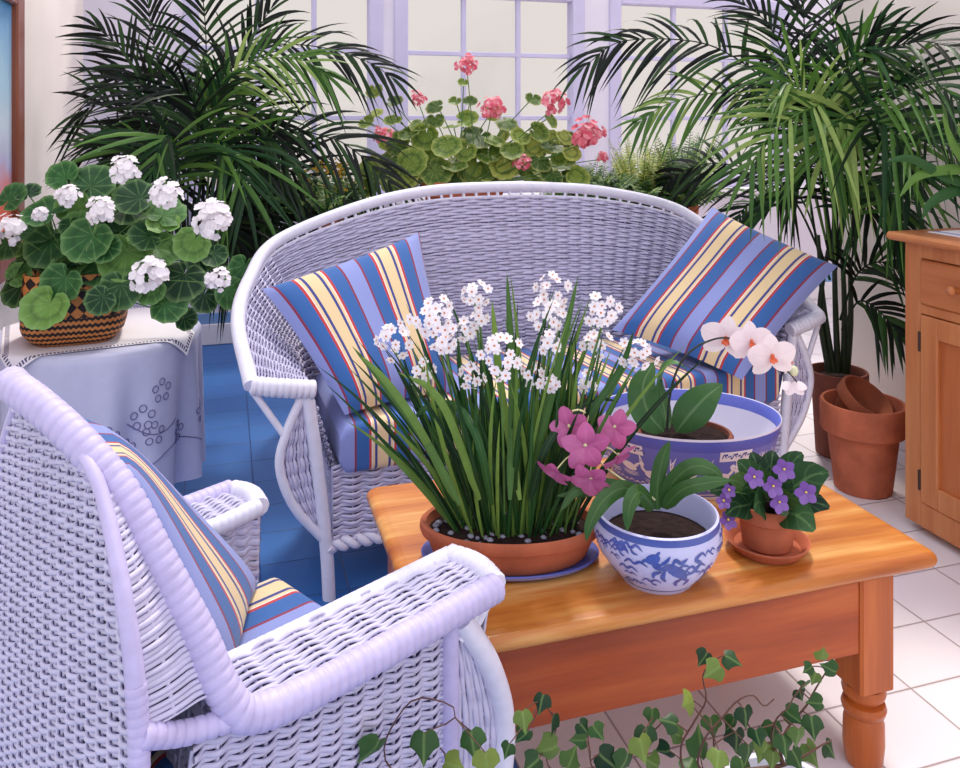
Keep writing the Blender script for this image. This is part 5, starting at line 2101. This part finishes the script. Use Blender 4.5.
# ------------------------------------------------------------------ ivy in the foreground
iz = 1.36
ic = W(784, 799, iz)
ISH = ic[2] - .17
it = thing('plant_stool', 'low white plant stool below the picture edge under the ivy', 'stool', (ic[0], ic[1], 0))
m = MB()
m.lathe([(0, ISH - .03), (.15, ISH - .03), (.155, ISH - .015), (.15, ISH), (0, ISH)], (ic[0], ic[1], 0), 40)
m.build('seat', M_white, it, sharp=40)
for a in (0.4, 2.5, 4.6):
    m = MB()
    m.tube([(ic[0] + .10 * math.cos(a), ic[1] + .10 * math.sin(a), ISH - .03), (ic[0] + .14 * math.cos(a), ic[1] + .14 * math.sin(a), 0)], .015, 10)
    m.build('leg', M_white, it)
ib = np.array([ic[0], ic[1], ISH + .0005])
t = thing('potted_ivy', 'trailing ivy in the foreground, in front of the armchair and coffee table', 'potted plant', ib)
m = MB()
m.lathe([(0, 0), (.06, 0), (.075, .01), (.095, .08), (.10, .14), (.104, .166), (.100, .170), (.094, .166), (.09, .13), (.06, .02), (0, .02)], ib, 44)
m.build('pot', M_pale, t, sharp=40)
soil(t, ib + [0, 0, .145], .091)
M_ivy = leafmat('ivy_leaf', (18, 48, 26), (58, 96, 44), (140, 160, 70), .42, .12, ('mid', (130, 160, 90), 0.0, .45))
M_ivystem = plain('reddish_ivy_stem', (92, 60, 48), .5)


def IW(pts):
    return [W(x, y, iz + (q[0] if q else 0)) for x, y, *q in pts]


vines = [[(784, 765), (740, 770), (690, 775), (681, 748), (694, 722), (706, 700), (703, 676), (712, 662), (722, 656)],
         [(784, 765), (735, 772), (700, 768), (704, 740), (722, 718), (736, 702), (752, 695), (764, 706), (774, 699)],
         [(784, 765), (700, 790), (600, 790), (552, 770), (548, 748), (556, 730), (552, 715), (542, 702)],
         [(784, 765), (720, 785), (660, 775), (645, 752), (650, 735), (662, 722), (654, 716)],
         [(784, 765), (640, 800), (480, 800), (400, 775), (384, 750), (396, 720), (413, 700), (432, 699), (452, 706), (456, 716), (446, 724)],
         [(784, 765), (640, 800), (520, 790), (470, 780), (448, 757), (440, 748)],
         [(784, 765), (780, 745), (790, 725), (806, 706), (816, 688), (826, 672), (832, 662)],
         [(784, 765), (806, 755), (822, 745), (832, 740)],
         [(784, 765), (765, 745), (750, 728), (744, 712)],
         [(784, 765), (640, 795), (596, 772), (590, 750), (588, 735), (592, 728)],
         [(784, 765), (772, 740), (776, 720), (788, 708)],
         [(784, 765), (730, 772), (715, 750), (712, 730), (694, 708)]]
samples, vmesh = [], []
for v in vines:
    m = MB()
    dz = U(-.04, .04)
    p = spline([W(x, y, iz + dz * min(1, k * .35)) for k, (x, y) in enumerate(v)], 50)
    m.tube(p, np.linspace(.0026, .0011, 50), 5)
    vmesh.append(m)
    samples.append(p)
samples = np.vstack(samples)
il = [(374, 747, 17), (424, 741, 15), (472, 738, 14), (450, 764, 13), (486, 760, 14), (523, 717, 10), (542, 700, 10), (553, 720, 11), (525, 734, 10), (551, 748, 14), (582, 726, 8), (596, 730, 9), (582, 740, 10),
      (652, 714, 9), (672, 723, 10), (646, 734, 12), (641, 745, 13), (666, 751, 11), (691, 702, 12), (705, 656, 9), (729, 658, 10), (716, 669, 11), (711, 723, 11), (700, 748, 15), (718, 756, 11), (736, 737, 12),
      (745, 714, 11), (748, 751, 11), (773, 728, 11), (790, 714, 11), (798, 734, 10), (812, 723, 11), (765, 748, 13), (773, 757, 9), (810, 750, 13), (832, 670, 9), (822, 657, 8), (810, 668, 7), (818, 703, 9),
      (800, 693, 8), (829, 748, 10), (604, 758, 13), (625, 760, 13), (570, 762, 12), (655, 765, 12), (535, 762, 12), (690, 765, 12), (508, 748, 8), (732, 722, 9), (757, 735, 10), (784, 742, 11), (795, 756, 11), (742, 765, 12), (678, 735, 9), (805, 684, 7), (815, 676, 7)]
OUTL = [(0, .98), (.20, .64), (.46, .36), (.76, .20), (.72, -.08), (.54, -.36), (.28, -.46), (.0, -.32), (-.28, -.46), (-.54, -.36), (-.72, -.08), (-.76, .20), (-.46, .36), (-.20, .64)]
m = MB()
for px, py, r in il:
    c = W(px, py, iz + U(-.06, .04))
    R = r * iz / FPX * 1.42
    N = nrm(VIEW + UP * U(.1, .7) + RNG.normal(0, .35, 3))
    j = int(np.argmin(np.linalg.norm(samples - c, axis=1)))
    tip = nrm((c - samples[j]) / (np.linalg.norm(c - samples[j]) + .01) + -UP * .7 + RNG.normal(0, .5, 3))
    x = nrm(np.cross(tip, N))
    y = np.cross(N, x)
    P, uv = [c + N * R * .10], [(.5, .35)]
    for a, b in OUTL:
        P.append(c + x * a * R * .92 + y * b * R + N * R * (-.30 * abs(a) - .12 * max(0, b) ** 2))
        uv.append((a * .55 + .5, (b + .45) / 1.5))
    nO = len(OUTL)
    m.add(P, [[0, 1 + i, 1 + (i + 1) % nO] for i in range(nO)], uv)
    stalk(vmesh[j // 50], samples[j], c - y * R * .30, .0012, .06, 7)
m.build('foliage', M_ivy, t, smooth=True)
for v in vmesh:
    v.build('vine', M_ivystem, t)
